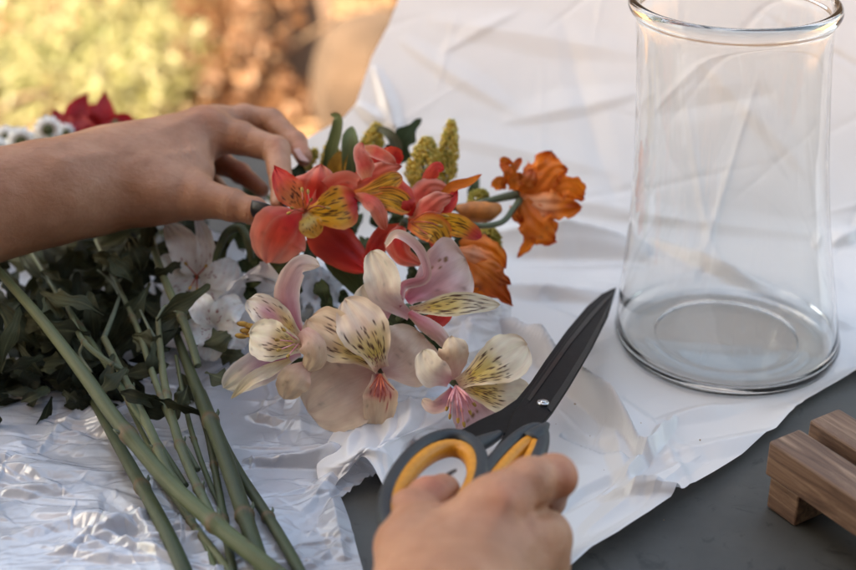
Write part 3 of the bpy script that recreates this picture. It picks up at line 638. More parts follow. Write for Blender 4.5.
def pal_redpt(t, s, r):
    c = lerp_cols(t, [(0, (.75, .25, .05)), (.45, (.76, .24, .09)), (.72, (.72, .07, .04)), (1, (.62, .02, .03))]); c = blend(c, RED, np.abs(s)**3*.6)
    return dashes(c, t, s, r, 24, (.15, .62), (-.75, .75), (.05, .14), .045, MAR)
def pal_yel(t, s, r):
    c = lerp_cols(t, [(0, (.6, .2, .04)), (.2, YEL), (.74, (.80, .40, .04)), (.86, (.72, .10, .05)), (1, (.6, .04, .08))]); c = blend(c, (.74, .22, .07), np.abs(s)**4*.7)
    return dashes(c, t, s, r, 46, (.12, .80), (-.85, .85), (.06, .2), .036, MAR)
def pal_yel2(t, s, r):
    c = lerp_cols(t, [(0, SALM), (.25, (.78, .33, .05)), (.8, (.80, .45, .05)), (1, (.74, .30, .08))]); c = blend(c, SALM, np.abs(s)**4*.8)
    return dashes(c, t, s, r, 34, (.3, .95), (-.85, .85), (.12, .34), .035, MAR)
def pal_salm(t, s, r):
    c = lerp_cols(t, [(0, (.85, .38, .20)), (.35, (.76, .10, .075)), (.8, (.82, .24, .16)), (1, (.52, .07, .03))]); return blend(c, (.82, .48, .38), np.abs(s)**4*.8)
def pal_cream(t, s, r):
    c = lerp_cols(t, [(0, CPK), (.25, (.74, .50, .46)), (.6, CRE), (1, (.78, .68, .52))]); c = blend(c, (.80, .70, .60), np.abs(s)**3*.5)
    return blend(c, (.66, .36, .38), np.exp(-(s/.09)**2)*.35*(1-t))
def pal_peach(t, s, r):
    c = lerp_cols(t, [(0, (.56, .28, .24)), (.35, (.68, .47, .38)), (1, (.78, .60, .47))]); return blend(c, (.72, .60, .44), np.abs(s)**4*.5)
def pal_peach2(t, s, r): return lerp_cols(t, [(0, (.70, .40, .34)), (.5, (.76, .56, .40)), (1, (.76, .60, .42))])
def pal_mag(t, s, r):
    c = lerp_cols(t, [(0, CPK), (.3, MAG), (.55, (.62, .40, .52)), (.8, CRE), (1, (.76, .68, .5))]); return blend(c, (.78, .74, .70), np.abs(s)**1.6*.9)
def pal_band(t, s, r):
    c = lerp_cols(t, [(0, (.55, .12, .16)), (.3, (.64, .26, .30)), (.7, (.70, .42, .38)), (1, (.78, .62, .5))]); return blend(c, (.80, .66, .55), np.abs(s)**3*.8)
def pal_blush(t, s, r):
    c = lerp_cols(t, [(0, (.55, .10, .16)), (.25, (.64, .26, .32)), (.7, (.70, .46, .48)), (1, (.76, .60, .52))]); c = blend(c, (.78, .62, .55), np.abs(s)**4*.6)
    return dashes(c, t, s, r, 5, (.5, .8), (-.6, .5), (.06, .1), .05, (.22, .10, .03))
def mk_inner(nd=50, t0=.2, t1=.78, mag=0, tip=CRE, wd=.03):
    def f(t, s, r):
        c = lerp_cols(t, [(0, (.62, .34, .26)), (.12, (.72, .54, .30)), (.25, (.76, .56, .13)), (.5, (.78, .62, .26)), (.68, tip), (1, tip)])
        c = blend(c, tip, np.clip(np.abs(s)**2.2*1.1, 0, 1)*.85)
        if mag: c = blend(c, (.62, .20, .36), np.exp(-((t-.55)/.22)**2-(s/.55)**2)*mag)
        c = dashes(c, t, s, r, nd, (t0, t1), (-.82, .82), (.05, .15), wd, (.085, .025, .02))
        return dashes(c, t, s, r, nd//3, (.04, .25), (-.7, .7), (.02, .05), wd*1.4, (.30, .08, .08))
    return f
def pal_ora(t, s, r):
    c = lerp_cols(t, [(0, (.62, .18, .03)), (.4, (.78, .20, .03)), (.85, ORA), (1, ORD)]); return blend(c, ORD, np.clip(np.abs(s)**7, 0, 1)*.6)
def pal_orap(t, s, r): return blend(lerp_cols(t, [(0, (.75, .32, .15)), (.4, (.80, .40, .24)), (.8, ORA), (1, ORD)]), ORA, np.abs(s)**2*.7)
def pal_orad(t, s, r): return blend(lerp_cols(t, [(0, ORA), (.4, (.55, .15, .02)), (1, ORD)]), (.66, .2, .04), np.exp(-((np.abs(s)-.4)/.1)**2)*.5)
def pal_white(t, s, r):
    c = lerp_cols(t, [(0, (.78, .74, .68)), (.4, (.86, .85, .83)), (1, (.90, .90, .90))]); return dashes(c, t, s, r, 7, (.08, .38), (-.6, .6), (.04, .1), .06, (.35, .12, .10))
def pal_leaf(a=(.05, .09, .03), b_=(.11, .16, .06)):
    a = tuple(np.array(a)*(.95, .80, .72)); b_ = tuple(np.array(b_)*(.98, .82, .72))
    def f(t, s, r):
        k = r.uniform(.8, 1.15); c = lerp_cols(t, [(0, a), (1, b_)])*k; c = blend(c, np.array(b_)*1.25, np.exp(-(s/.07)**2)*.6); return blend(c, np.array(a)*.8, (np.sin(s*26+t*2) > .7)*.25)
    return f
IN = dict(nu=84, nv=61)
def stamens(par, c, tips, d0, mat='filament', r=.00045, an=True, name='stamen'):
    for i, (x, y, dd, *mid) in enumerate(tips):
        P = [pt(*c[:2], d0+.002)]+([pt(mid[0], mid[1], d0+dd-.004)] if mid else [])+[pt(x, y, d0+dd)]
        m = MB(); m.tube(P, [r*1.1, r*.7], 14, 6); o = m.build(name, M[mat], par)
        if an: MB().ball(P[-1], (.0009, .0009, .0021), 8, 6, P[-1]-P[-2]).build('anther', M['anther'], o)
def bloom(kind, c, d0, label, petals, group=None, tube_=None, cat='flower'):
    par = thing(kind, pt(c[0], c[1], d0), label, cat, group)
    for i, q in enumerate(petals):
        ctrl, W, k = q[0], q[1], dict(q[2]); nm = k.pop('name', 'petal'); petal(nm, par, ctrl, d0, W, seed=int(c[0])*7+i, **k)
    if tube_: MB().tube([pt(x, y, d0+dd) for x, y, dd, _ in tube_], [px2m(w_, d0) for *_, w_ in tube_], 16, 10).build('flower_stalk', M['stem'], par)
    return par
GA = 'alstroemeria blooms in the bouquet'
# A: open red and yellow bloom by the fingertips
A = bloom('alstroemeria_bloom', (305, 213), .795, 'open red and yellow speckled bloom held at the fingertips', [
    ([(307, 216, .004), (322, 232, .012), (345, 252, .016), (369, 272, .012)], 48, dict(pal=pal_reddark, m=.5, n=3.2, p=.75, cup=-.4, ruffle=.16)),
    ([(305, 212, .004), (312, 196, .006), (318, 180, .004), (321, 165, .010)], 46, dict(pal=pal_red, b=.3, m=.5, n=4, p=.6, cup=-.3, ruffle=.12)),
    ([(306, 212, .004), (328, 200, .008), (345, 190, .004), (357, 192, .010)], 40, dict(pal=pal_red, b=.3, m=.4, n=6, cup=.25)),
    ([(303, 211, .002), (295, 198, -.002), (284, 183, -.003), (274, 166, .003)], 36, dict(pal=pal_redpt, b=.3, m=.6, n=2.6, p=.95, cup=.25, **IN)),
    ([(306, 211, 0), (320, 212, -.003), (338, 208, -.004), (357, 202, .004)], 48, dict(pal=pal_yel, b=.25, m=.8, n=7, cup=.12, **IN)),
    ([(304, 213, -.001), (310, 224, -.003), (318, 236, -.001)], 26, dict(pal=mk_inner(20, .2, .85, 0, (.78, .40, .07)), b=.4, m=.6, n=4, cup=.12, nu=60, nv=41)),
    ([(305, 212, 0), (291, 222, -.005), (277, 238, -.005), (267, 263, .004)], 62, dict(pal=pal_red, b=.18, m=.55, n=5, cup=-.16, ruffle=.05)),
], GA, [(305, 213, .006, 4), (330, 222, .03, 3), (350, 235, .05, 2.6)])
stamens(A, (305, 212), [(302, 190, -.012, 303, 202), (308, 192, -.012, 309, 203), (311, 200, -.012), (289, 213, -.012, 296, 210), (292, 208, -.012), (328, 208, -.010, 316, 206)], .793, 'filament_red')
B = bloom('alstroemeria_bloom', (345, 192), .80, 'coral red bloom seen from the side with a yellow throat, topmost of the red blooms', [
    ([(346, 190, .010), (368, 172, .014), (390, 158, .010), (402, 160, .012)], 24, dict(pal=pal_reddark, m=.4, cup=.3)),
    ([(347, 192, .004), (366, 180, .002), (386, 170, -.002), (402, 166, .002)], 24, dict(pal=pal_salm, m=.5, n=3, p=.8, ruffle=.14, cup=-.3)),
    ([(347, 193, 0), (368, 190, -.004), (388, 182, -.006), (402, 176, -.004)], 20, dict(pal=pal_yel2, m=.7, n=7, cup=.1, **IN)),
    ([(349, 195, 0), (372, 196, -.004), (395, 200, -.006), (411, 210, -.004)], 26, dict(pal=pal_yel2, m=.7, n=7, cup=.15, **IN)),
    ([(349, 193, 0), (366, 197, -.006), (379, 208, -.009), (386, 230, -.004)], 20, dict(pal=pal_salm, m=.5, n=5, cup=-.5, roll=25)),
    ([(366, 178, .0), (364, 166, -.003), (360, 152, -.003), (363, 143, .003)], 20, dict(pal=pal_salm, b=.6, m=.3, n=3, p=.7, cup=.3, roll=-20)),
    ([(365, 148, .0), (376, 152, -.003), (386, 157, -.004), (396, 164, .0)], 13, dict(pal=pal_salm, b=.5, m=.3, n=4, p=.7, cup=.5)),
    ([(398, 182, .0), (404, 194, -.004), (408, 206, -.006), (414, 216, 0)], 18, dict(pal=pal_reddark, b=.6, m=.3, n=5, cup=-.3)),
    ([(385, 152, .006), (394, 156, .004), (401, 162, .006)], 16, dict(pal=pal_reddark, b=.6, m=.3, n=4, cup=.4)),
], GA, [(347, 193, .004, 4), (330, 208, .025, 3), (318, 225, .05, 2.6)])
Cc = bloom('alstroemeria_bloom', (405, 222), .80, 'coral red bloom with drooping yellow streaked lower petals, nearest the orange blooms', [
    ([(408, 216, .008), (420, 200, .008), (432, 188, .006), (452, 192, .012)], 30, dict(pal=pal_salm, b=.3, m=.4, n=3, p=.8, ruffle=.14, cup=-.35)),
    ([(410, 222, .002), (424, 212, -.006), (440, 200, -.008), (453, 196, -.002)], 26, dict(pal=pal_salm, b=.4, m=.4, n=3, p=.8, ruffle=.14, cup=-.35)),
    ([(412, 222, .004), (430, 214, 0), (446, 206, -.002), (458, 190, .004)], 20, dict(pal=pal_reddark, b=.4, m=.4, n=4, p=.8, cup=.3)),
    ([(424, 186, .010), (430, 176, .008), (437, 168, .008), (444, 170, .012)], 14, dict(pal=lambda t, s, r: lerp_cols(t, [(0, SALM), (1, (.66, .03, .03))]), b=.6, m=.3, n=5, cup=-.3)),
    ([(440, 196, .004), (454, 186, .002), (468, 182, .002), (482, 174, .004)], 11, dict(pal=pal_ora, b=.5, m=.3, n=3, p=.8, cup=.3)),
    ([(408, 224, .002), (420, 226, -.006), (436, 230, -.010), (446, 244, -.006)], 30, dict(pal=pal_yel2, b=.35, m=.6, n=6, cup=.15, **IN)),
    ([(415, 222, .0), (438, 222, -.008), (460, 226, -.010), (481, 238, -.004)], 24, dict(pal=pal_yel, b=.35, m=.6, n=5, cup=.15, roll=-15, **IN)),
    ([(402, 226, .006), (398, 240, .0), (404, 256, .0), (424, 266, .006)], 30, dict(pal=pal_red, b=.35, m=.4, n=2.6, p=.9, ruffle=.15, cup=-.3)),
    ([(404, 226, .010), (386, 236, .010), (374, 250, .012), (366, 274, .016)], 26, dict(pal=pal_reddark, b=.35, m=.4, n=2.6, p=.9, ruffle=.15, cup=-.3)),
    ([(430, 236, .010), (440, 250, .008), (446, 262, .008), (450, 276, .012)], 20, dict(pal=pal_reddark, b=.4, m=.45, n=4, cup=-.3)),
], GA, [(405, 222, .006, 4), (392, 238, .03, 3), (380, 255, .05, 2.6)])
stamens(Cc, (410, 222), [(446, 216, -.012, 428, 212), (440, 226, -.014, 426, 222), (430, 236, -.012)], .798, 'filament_red')
# D: white and magenta bloom
D = bloom('alstroemeria_bloom', (303, 345), .750, 'white and magenta bloom with yellow throat, leftmost of the cream blooms', [
    ([(302, 336, .006), (292, 316, .006), (288, 292, .002), (300, 268, .0), (320, 266, .008)], 27, dict(pal=pal_band, b=.35, m=.5, n=4, cup=-.5, roll=18, roll2=-38)),
    ([(300, 338, .006), (284, 326, .004), (264, 310, .004), (248, 300, .010)], 34, dict(pal=mk_inner(26, .35, .9, .75, (.78, .70, .60)), b=.3, m=.55, n=4, cup=.2, **IN)),
    ([(300, 352, .006), (276, 360, .0), (250, 372, .0), (224, 388, .008)], 37, dict(pal=pal_mag, b=.25, m=.5, n=5, cup=.15, roll=10, nu=50, nv=31)),
    ([(290, 360, .0), (270, 370, -.008), (250, 380, -.010), (231, 399, -.002)], 14, dict(pal=lambda t, s, r: lerp_cols(t, [(0, (.74, .56, .30)), (.5, CRE), (1, (.78, .66, .40))]), b=.4, m=.4, n=4, p=.8, cup=.3)),
    ([(304, 346, .0), (286, 344, -.008), (268, 340, -.008), (250, 334, .0)], 45, dict(pal=mk_inner(36, .25, .7, .25, (.87, .79, .63)), b=.3, m=.7, n=6, cup=.12, **IN)),
    ([(302, 330, -.002), (311, 342, -.010), (314, 358, -.010), (306, 372, -.004)], 27, dict(pal=pal_peach2, b=.55, m=.4, n=5, cup=-.35)),
    ([(310, 364, -.002), (300, 374, -.008), (290, 386, -.008), (284, 399, -.002)], 33, dict(pal=pal_peach2, b=.4, m=.45, n=5, cup=-.2)),
], GA, [(304, 346, .006, 4.5), (316, 352, .03, 3.4), (330, 350, .045, 3)])
stamens(D, (300, 342), [(284, 330, -.014), (277, 340, -.014), (279, 350, -.014), (288, 356, -.014)], .748, 'filament')
for k in range(3): pass
o = MB()
for x, y in ((243, 324), (246, 331), (241, 336), (250, 326), (252, 334)): o.ball(pt(x, y, .765), (.0016, .0016, .0036), 8, 6, cdir((x, y, .765), (x+9, y+1, .765)))
for x, y in ((243, 324), (246, 331), (241, 336)): o.tube([pt(x, y, .765), pt(275, 338, .757)], .0005, 8, 5)
o.build('pollen_anthers', M['anther'], D)
# E: large peach bloom
E_ = bloom('alstroemeria_bloom', (380, 372), .752, 'large dusky peach bloom with yellow speckled upper petals, in the middle front', [
    ([(382, 370, .004), (398, 362, .006), (412, 350, .006), (424, 336, .012)], 68, dict(pal=pal_peach, b=.3, m=.45, n=6, cup=.15, ruffle=.04)),
    ([(378, 372, .004), (356, 384, .006), (334, 396, .006), (308, 412, .012)], 78, dict(pal=pal_peach, b=.3, m=.45, n=7, cup=.12, ruffle=.04)),
    ([(378, 374, .004), (380, 390, .0), (380, 405, .0), (376, 430, .008)], 36, dict(pal=lambda t, s, r: dashes(blend(lerp_cols(t, [(0, (.35, .04, .05)), (.45, (.60, .18, .16)), (.62, (.74, .52, .36)), (1, (.74, .56, .40))]), (.74, .54, .38), np.abs(s)**2), t, s, r, 12, (.2, .7), (-.6, .6), (.1, .25), .04, (.35, .05, .06)), b=.35, m=.5, n=5, cup=.2, nu=60, nv=41)),
    ([(380, 368, .0), (360, 352, -.006), (336, 338, -.006), (308, 320, .004)], 56, dict(pal=mk_inner(60, .15, .82, 0, (.80, .60, .42)), b=.25, m=.85, n=8, cup=.08, notch=.05, **IN)),
    ([(381, 368, -.002), (374, 348, -.010), (362, 326, -.010), (345, 299, .0)], 56, dict(pal=mk_inner(64, .12, .66, .2, (.84, .66, .52)), b=.3, m=.7, n=5, p=.6, cup=.1, notch=.03, **IN)),
], GA, [(381, 370, .006, 5), (376, 355, .04, 4)])
stamens(E_, (380, 374), [(374, 396, -.010, 377, 385), (380, 402, -.012, 381, 388), (386, 396, -.010, 384, 386), (394, 390, -.006, 388, 384), (370, 388, -.008)], .75, 'filament_red', an=False)
# F: pink and cream bloom with folded petals
Fl = bloom('alstroemeria_bloom', (408, 306), .765, 'pink and cream bloom with a folded rounded petal and one long streaked petal', [
    ([(406, 300, .010), (424, 288, .012), (446, 272, .012), (466, 260, .018)], 70, dict(pal=pal_blush, b=.2, m=.95, n=10, cup=.1, nu=60, nv=41)),
    ([(400, 308, -.004), (402, 285, .006), (424, 276, .006), (418, 252, .0), (398, 236, -.002), (386, 246, .006)][::-1], 13, dict(pal=lambda t, s, r: pal_band(1-t, s, r), b=.5, m=.3, n=6, cup=.6, roll=40, nu=50)),
    ([(392, 312, .002), (378, 302, -.004), (364, 284, -.002), (364, 282, 0)][:3], 46, dict(pal=pal_cream, b=.75, m=.3, n=5, cup=.25, roll=-8)),
    ([(410, 316, .004), (388, 298, -.008), (382, 276, -.008), (371, 251, .0)], 40, dict(pal=pal_cream, b=.25, m=.6, n=4, cup=.32, roll=12)),
    ([(410, 310, .0), (440, 306, -.006), (470, 303, -.008), (500, 305, .0)], 25, dict(pal=mk_inner(46, .25, .85, 0, (.80, .72, .55), .05), b=.3, m=.5, n=4, p=.7, cup=.25, **IN)),
    ([(412, 316, .006), (428, 322, .010), (440, 318, .012), (452, 310, .014)], 20, dict(pal=pal_reddark, b=.3, m=.5, n=4, cup=.2)),
    ([(409, 312, -.002), (424, 322, -.008), (440, 334, -.010), (452, 350, -.004)], 17, dict(pal=pal_band, b=.5, m=.4, n=7, cup=-.6, roll=15)),
], GA, [(408, 308, .006, 5), (398, 320, .03, 4), (385, 332, .05, 3.4)])
# G: cream bloom next to the scissors
Gb = bloom('alstroemeria_bloom', (455, 384), .742, 'cream bloom with speckled petals lying against the scissors blades', [
    ([(452, 380, .002), (452, 362, -.004), (454, 348, -.006), (452, 336, .0)], 31, dict(pal=pal_peach2, b=.5, m=.3, n=6, cup=-.45)),
    ([(456, 390, .006), (466, 404, .004), (478, 416, .004), (492, 436, .012)], 52, dict(pal=pal_blush, b=.25, m=.6, n=6, cup=.12)),
    ([(450, 382, .0), (440, 376, -.005), (430, 368, -.006), (423, 350, .0)], 33, dict(pal=pal_cream, b=.35, m=.5, n=5, cup=.22, roll=15)),
    ([(452, 388, .0), (444, 400, -.004), (434, 406, -.004), (422, 400, .0)], 16, dict(pal=pal_band, b=.4, m=.4, n=5, cup=.5, roll=20)),
    ([(458, 386, .004), (482, 392, -.002), (506, 396, -.002), (531, 395, .008)], 42, dict(pal=mk_inner(52, .2, .66, 0, (.84, .72, .56)), b=.25, m=.8, n=7, cup=.1, **IN)),
    ([(458, 384, .0), (480, 372, -.006), (502, 360, -.006), (527, 345, .004)], 52, dict(pal=mk_inner(60, .16, .66, 0, (.84, .70, .54)), b=.25, m=.8, n=7, cup=.1, notch=.03, **IN)),
], GA, [(455, 382, .006, 5), (440, 372, .04, 4)])
stamens(Gb, (456, 386), [(450, 416, -.016, 452, 398), (458, 420, -.016, 457, 402), (464, 424, -.016, 461, 404), (470, 412, -.014, 465, 398), (447, 408, -.014, 450, 397), (474, 404, -.014, 466, 394), (462, 410, -.014)], .74, 'filament', r=.0007)
# white bloom in the arm's shade
J = bloom('white_lily_bloom', (195, 272), .838, 'white bloom lying in the shade under the forearm', [
    ([(197, 274, .0), (190, 258, -.004), (180, 240, -.004), (166, 223, .004)], 36, dict(pal=pal_white, b=.5, m=.4, n=3, p=.7, cup=.2)),
    ([(198, 276, .0), (206, 256, -.004), (204, 236, -.004), (196, 214, .002)], 20, dict(pal=pal_white, b=.5, m=.4, n=3, p=.7, cup=.3)),
    ([(192, 276, .002), (180, 274, .0), (170, 268, .0), (160, 258, .006)], 30, dict(pal=pal_white, b=.4, m=.5, n=5, cup=.2)),
    ([(194, 280, .0), (182, 290, -.002), (176, 304, 0), (178, 320, .004)], 32, dict(pal=pal_white, b=.4, m=.5, n=5, cup=.2)),
    ([(200, 280, -.002), (214, 278, -.006), (226, 272, -.004), (236, 262, .004)], 30, dict(pal=pal_white, b=.4, m=.5, n=5, cup=.2, nu=60, nv=41)),
    ([(199, 284, -.002), (210, 298, -.006), (216, 312, -.004), (212, 330, .004)], 34, dict(pal=pal_white, b=.4, m=.5, n=5, cup=.2)),
], None, [(196, 276, .004, 4), (215, 262, .02, 3), (222, 240, .03, 2.6)])
stamens(J, (197, 276), [(186, 264, -.012), (190, 288, -.012), (197, 290, -.012), (206, 266, -.012)], .836, 'filament_red')
J2 = bloom('white_lily_bloom', (215, 322), .80, 'white bloom half hidden behind the dark leaves, below the shaded white bloom', [
    ([(214, 326, .0), (206, 314, -.004), (200, 304, -.004), (196, 298, .004)], 28, dict(pal=pal_white, b=.5, m=.4, n=4, cup=.2)),
    ([(216, 326, .0), (224, 314, -.004), (232, 308, -.004), (243, 304, .004)], 30, dict(pal=pal_white, b=.5, m=.4, n=4, cup=.2)),
    ([(212, 330, .0), (200, 332, -.004), (192, 330, -.004), (184, 324, .004)], 26, dict(pal=pal_white, b=.5, m=.4, n=4, cup=.2)),
    ([(217, 330, .0), (228, 334, -.004), (238, 338, -.004), (246, 346, .004)], 28, dict(pal=pal_white, b=.5, m=.4, n=4, cup=.2)),
    ([(214, 332, .0), (212, 342, -.004), (210, 350, -.004), (206, 360, .004)], 26, dict(pal=pal_white, b=.5, m=.4, n=4, cup=.2)),
])
# orange blooms
H_ = bloom('alstroemeria_bloom', (516, 193), .865, 'orange wilting bloom on its own curved stalks, farthest right in the bouquet', [
    ([(520, 196, .006), (534, 184, .006), (546, 172, .004), (552, 152, .010)], 40, dict(pal=pal_ora, b=.35, m=.45, n=5, cup=-.25, ruffle=.22, rag=.07)),
    ([(524, 196, .002), (540, 184, -.004), (554, 170, -.006), (566, 168, 0)], 28, dict(pal=pal_ora, b=.35, m=.45, n=5, cup=-.3, ruffle=.22, rag=.07)),
    ([(520, 198, .0), (540, 204, -.006), (558, 206, -.008), (580, 206, .0)], 30, dict(pal=pal_orap, b=.35, m=.5, n=5, cup=-.2, ruffle=.25, rag=.08, notch=.25)),
    ([(548, 196, .002), (560, 188, -.002), (572, 188, -.004), (584, 198, .0)], 24, dict(pal=pal_ora, b=.4, m=.45, n=5, cup=.3, ruffle=.25, rag=.08)),
    ([(521, 198, .0), (530, 214, -.006), (540, 228, -.008), (555, 240, .0)], 36, dict(pal=pal_ora, b=.35, m=.5, n=6, cup=-.2, ruffle=.2, rag=.07)),
    ([(528, 212, .002), (530, 232, -.002), (528, 244, -.002), (517, 258, .004)], 13, dict(pal=pal_ora, b=.6, m=.5, n=4, p=.8, cup=.3, ruffle=.2, rag=.06)),
    ([(516, 192, .0), (524, 184, -.006), (530, 176, -.006), (532, 170, 0)], 20, dict(pal=pal_orad, b=.4, m=.4, n=5, cup=-.4, ruffle=.22, rag=.07)),
])
H = H_
def tubes(name, par, rows, mat, seg=10):
    for P, rr in rows: MB().tube([pt(*p) for p in P], [px2m(q, P[0][2]) for q in rr], 22, seg).build(name, M[mat], par)
tubes('flower_stalk', H_, [([(446, 208, .84), (468, 206, .85), (492, 200, .86), (518, 194, .866)], [3.6, 3.4, 3.6, 5]), ([(455, 222, .83), (480, 226, .835), (502, 222, .845), (514, 208, .855), (520, 200, .866)], [3, 3, 3, 3.2, 4])], 'stem')
bud = MB(); bud.tube([pt(456, 208, .842), pt(470, 211, .842), pt(486, 212, .845), pt(499, 208, .85)], [.0018, .0062, .0066, .0032], 20, 12); bud.build('bud', noisy('orange_bud', (.30, .10, .02), (.62, .20, .03), 120, .6), H_)
for i, (P, W) in enumerate((([(494, 188, 0), (500, 183, -.003), (506, 186, 0)], 14), ([(506, 184, 0), (508, 172, -.003), (500, 162, .0)], 10), ([(508, 176, 0), (514, 168, -.003), (521, 158, 0)], 9), ([(512, 190, 0), (516, 180, -.004), (524, 178, 0)], 14), ([(513, 206, 0), (516, 214, -.004), (521, 222, 0)], 12), ([(500, 162, 0), (505, 160, -.002), (512, 164, 0)], 7))):
    petal('withered_petal', H_, P, .862, W, pal=pal_orad, b=.5, m=.4, n=4, cup=.5, ruffle=.25, seed=60+i)
I_ = bloom('alstroemeria_bloom', (458, 248), .825, 'orange drooping bloom turning brown, below the farthest orange bloom', [
    ([(456, 248, .004), (472, 246, .0), (490, 252, .0), (506, 268, .006)], 26, dict(pal=pal_ora, b=.4, m=.4, n=5, cup=-.4, ruffle=.2, rag=.06)),
    ([(457, 250, .0), (470, 254, -.006), (488, 262, -.006), (504, 274, .0)], 20, dict(pal=pal_orap, b=.4, m=.4, n=5, cup=-.4, ruffle=.2, rag=.06)),
    ([(458, 252, .004), (466, 270, .0), (478, 284, .0), (492, 290, .006)], 34, dict(pal=pal_ora, b=.4, m=.4, n=5, cup=-.3, ruffle=.2, rag=.06)),
    ([(466, 256, -.002), (480, 270, -.008), (494, 284, -.009), (512, 304, .0)], 36, dict(pal=pal_orad, b=.5, m=.4, n=3.4, p=.8, cup=-.3, ruffle=.28, rag=.08)),
    ([(470, 262, -.004), (488, 268, -.010), (500, 278, -.010), (510, 284, -.002)], 20, dict(pal=pal_orad, b=.5, m=.4, n=4, p=.8, cup=-.4, ruffle=.28, rag=.08)),
], GA, [(458, 248, .004, 4), (440, 240, .02, 3), (420, 240, .04, 2.6)])

# ------------------------------------------------------------------ yellow plumes and green leaves of the bouquet
def plume(c0, c1, d, w, n, label, mat='floret', seed=1, depth=.0):
    r = np.random.default_rng(seed); a = pt(*c0, d+depth); b_ = pt(*c1, d); ax = b_-a; L_ = np.linalg.norm(ax); au = ax/L_; x = unit(np.cross(au, [.2, .3, .9])); y = np.cross(au, x)
    o = thing('goldenrod_plume', a, label, 'flower', 'yellow goldenrod plumes in the bouquet')
    Wd = px2m(w/2, d); m = MB(); m2 = MB()
    for i in range(n):
        t = r.uniform(0, 1)**.9; th = r.uniform(0, 2*math.pi); rad = Wd*(1-t**2.2)**.6*(.35+.65*min(1, t*4))*(.75+.25*r.uniform()); tilt = .7
        out = x*math.cos(th)+y*math.sin(th); p = a+ax*t+out*rad*.85; dirv = unit(out*1.0+au*tilt+r.normal(size=3)*.25)
        (m if r.uniform() < .75 else m2).ball(p, (.00085*r.uniform(.8, 1.3), .00085, .0021*r.uniform(.8, 1.4)), 6, 4, dirv)
    m.build('florets', M[mat], o, True); m2.build('green_florets', M['floret_green'], o, True)
    MB().tube([a-ax*.5, a, b_-ax*.1], [.0012, .0011, .0006], 10, 8).build('stem', M['stem'], o)
plume((443, 190), (452, 121), .885, 25, 560, 'tall upright yellow plume, tallest in the bouquet, against the white sheet', seed=3)
plume((420, 192), (428, 138), .875, 42, 620, 'broad blunt yellow plume left of the tallest yellow plume', seed=4)
plume((362, 178), (378, 124), .895, 32, 480, 'yellow plume behind the two curled green leaves', seed=5)
plume((328, 196), (332, 142), .875, 28, 420, 'yellow green plume between the fingers and the curled leaf', seed=6)
plume((470, 206), (486, 192), .868, 22, 200, 'small olive yellow plume tip behind the orange bud', 'floret_green', seed=7)
plume((486, 226), (496, 262), .868, 26, 300, 'olive plume hanging behind the two orange blooms', 'floret_green', seed=8)
plume((302, 170), (315, 150), .885, 18, 160, 'small yellow tuft beside the middle fingertip', seed=9)
LG = 'green leaves among the blooms'
def leaf(ctrl, W, d, label, a=(.05, .09, .03), b_=(.13, .19, .07), group=LG, **k):
    kk = dict(b=.25, m=.35, n=3, p=.75, cup=.3, ruffle=.03); kk.update(k)
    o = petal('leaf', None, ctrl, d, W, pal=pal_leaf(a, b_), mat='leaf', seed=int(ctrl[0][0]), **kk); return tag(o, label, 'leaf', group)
leaf([(352, 185, 0), (352, 160, -.004), (350, 140, -.004), (352, 126, .004)], 21, .86, 'broad upright green leaf above the topmost red bloom', (.09, .14, .06), (.17, .23, .10), m=.25)
leaf([(322, 175, 0), (330, 155, -.003), (336, 135, -.004), (338, 118, -.004), (330, 114, .0)], 14, .868, 'narrow curled green leaf with hooked tip beside the broad one', (.09, .14, .05), (.18, .24, .10), roll=20)
leaf([(400, 165, 0), (396, 145, -.004), (388, 133, -.004), (372, 126, .004)], 12, .89, 'grey green arching leaf behind the red blooms', (.10, .13, .09), (.2, .24, .17))
leaf([(388, 170, .0), (398, 152, -.002), (406, 136, -.002), (421, 118, .004)], 30, .90, 'dark lobed leaf sticking up against the white sheet', (.025, .05, .022), (.05, .085, .035), lobes=3, nu=60, nv=31, m=.25)
leaf([(345, 185, 0), (340, 172, -.004), (342, 160, -.004), (346, 150, .0)], 22, .862, 'yellowing withered bract between the red blooms', (.35, .22, .03), (.5, .3, .05), cup=.7, roll=30)
leaf([(300, 245, 0), (285, 262, -.004), (262, 280, .0), (240, 298, .006)], 24, .83, 'green leaf showing under the open red bloom', (.06, .09, .035), (.12, .16, .07))
leaf([(318, 238, 0), (338, 262, -.004), (352, 280, .0), (366, 300, .006)], 26, .825, 'long green leaf between the red and the folded pink bloom', (.06, .10, .035), (.11, .16, .06))
leaf([(240, 225, 0), (228, 236, -.004), (222, 250, -.004), (224, 268, .0)], 13, .85, 'thin bent leaf beside the thumb', (.07, .10, .04), (.14, .18, .08))
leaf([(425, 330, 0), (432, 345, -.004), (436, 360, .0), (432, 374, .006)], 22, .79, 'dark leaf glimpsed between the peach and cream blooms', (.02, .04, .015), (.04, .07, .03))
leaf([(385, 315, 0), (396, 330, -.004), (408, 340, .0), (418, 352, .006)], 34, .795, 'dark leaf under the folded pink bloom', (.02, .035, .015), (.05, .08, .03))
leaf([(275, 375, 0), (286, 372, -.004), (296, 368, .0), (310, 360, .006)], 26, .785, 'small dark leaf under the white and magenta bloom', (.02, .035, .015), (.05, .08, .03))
leaf([(300, 165, 0), (298, 175, -.004), (292, 182, -.002), (286, 190, .0)], 20, .865, 'small dark green leaf pinched by the middle finger', (.03, .06, .03), (.08, .12, .06))
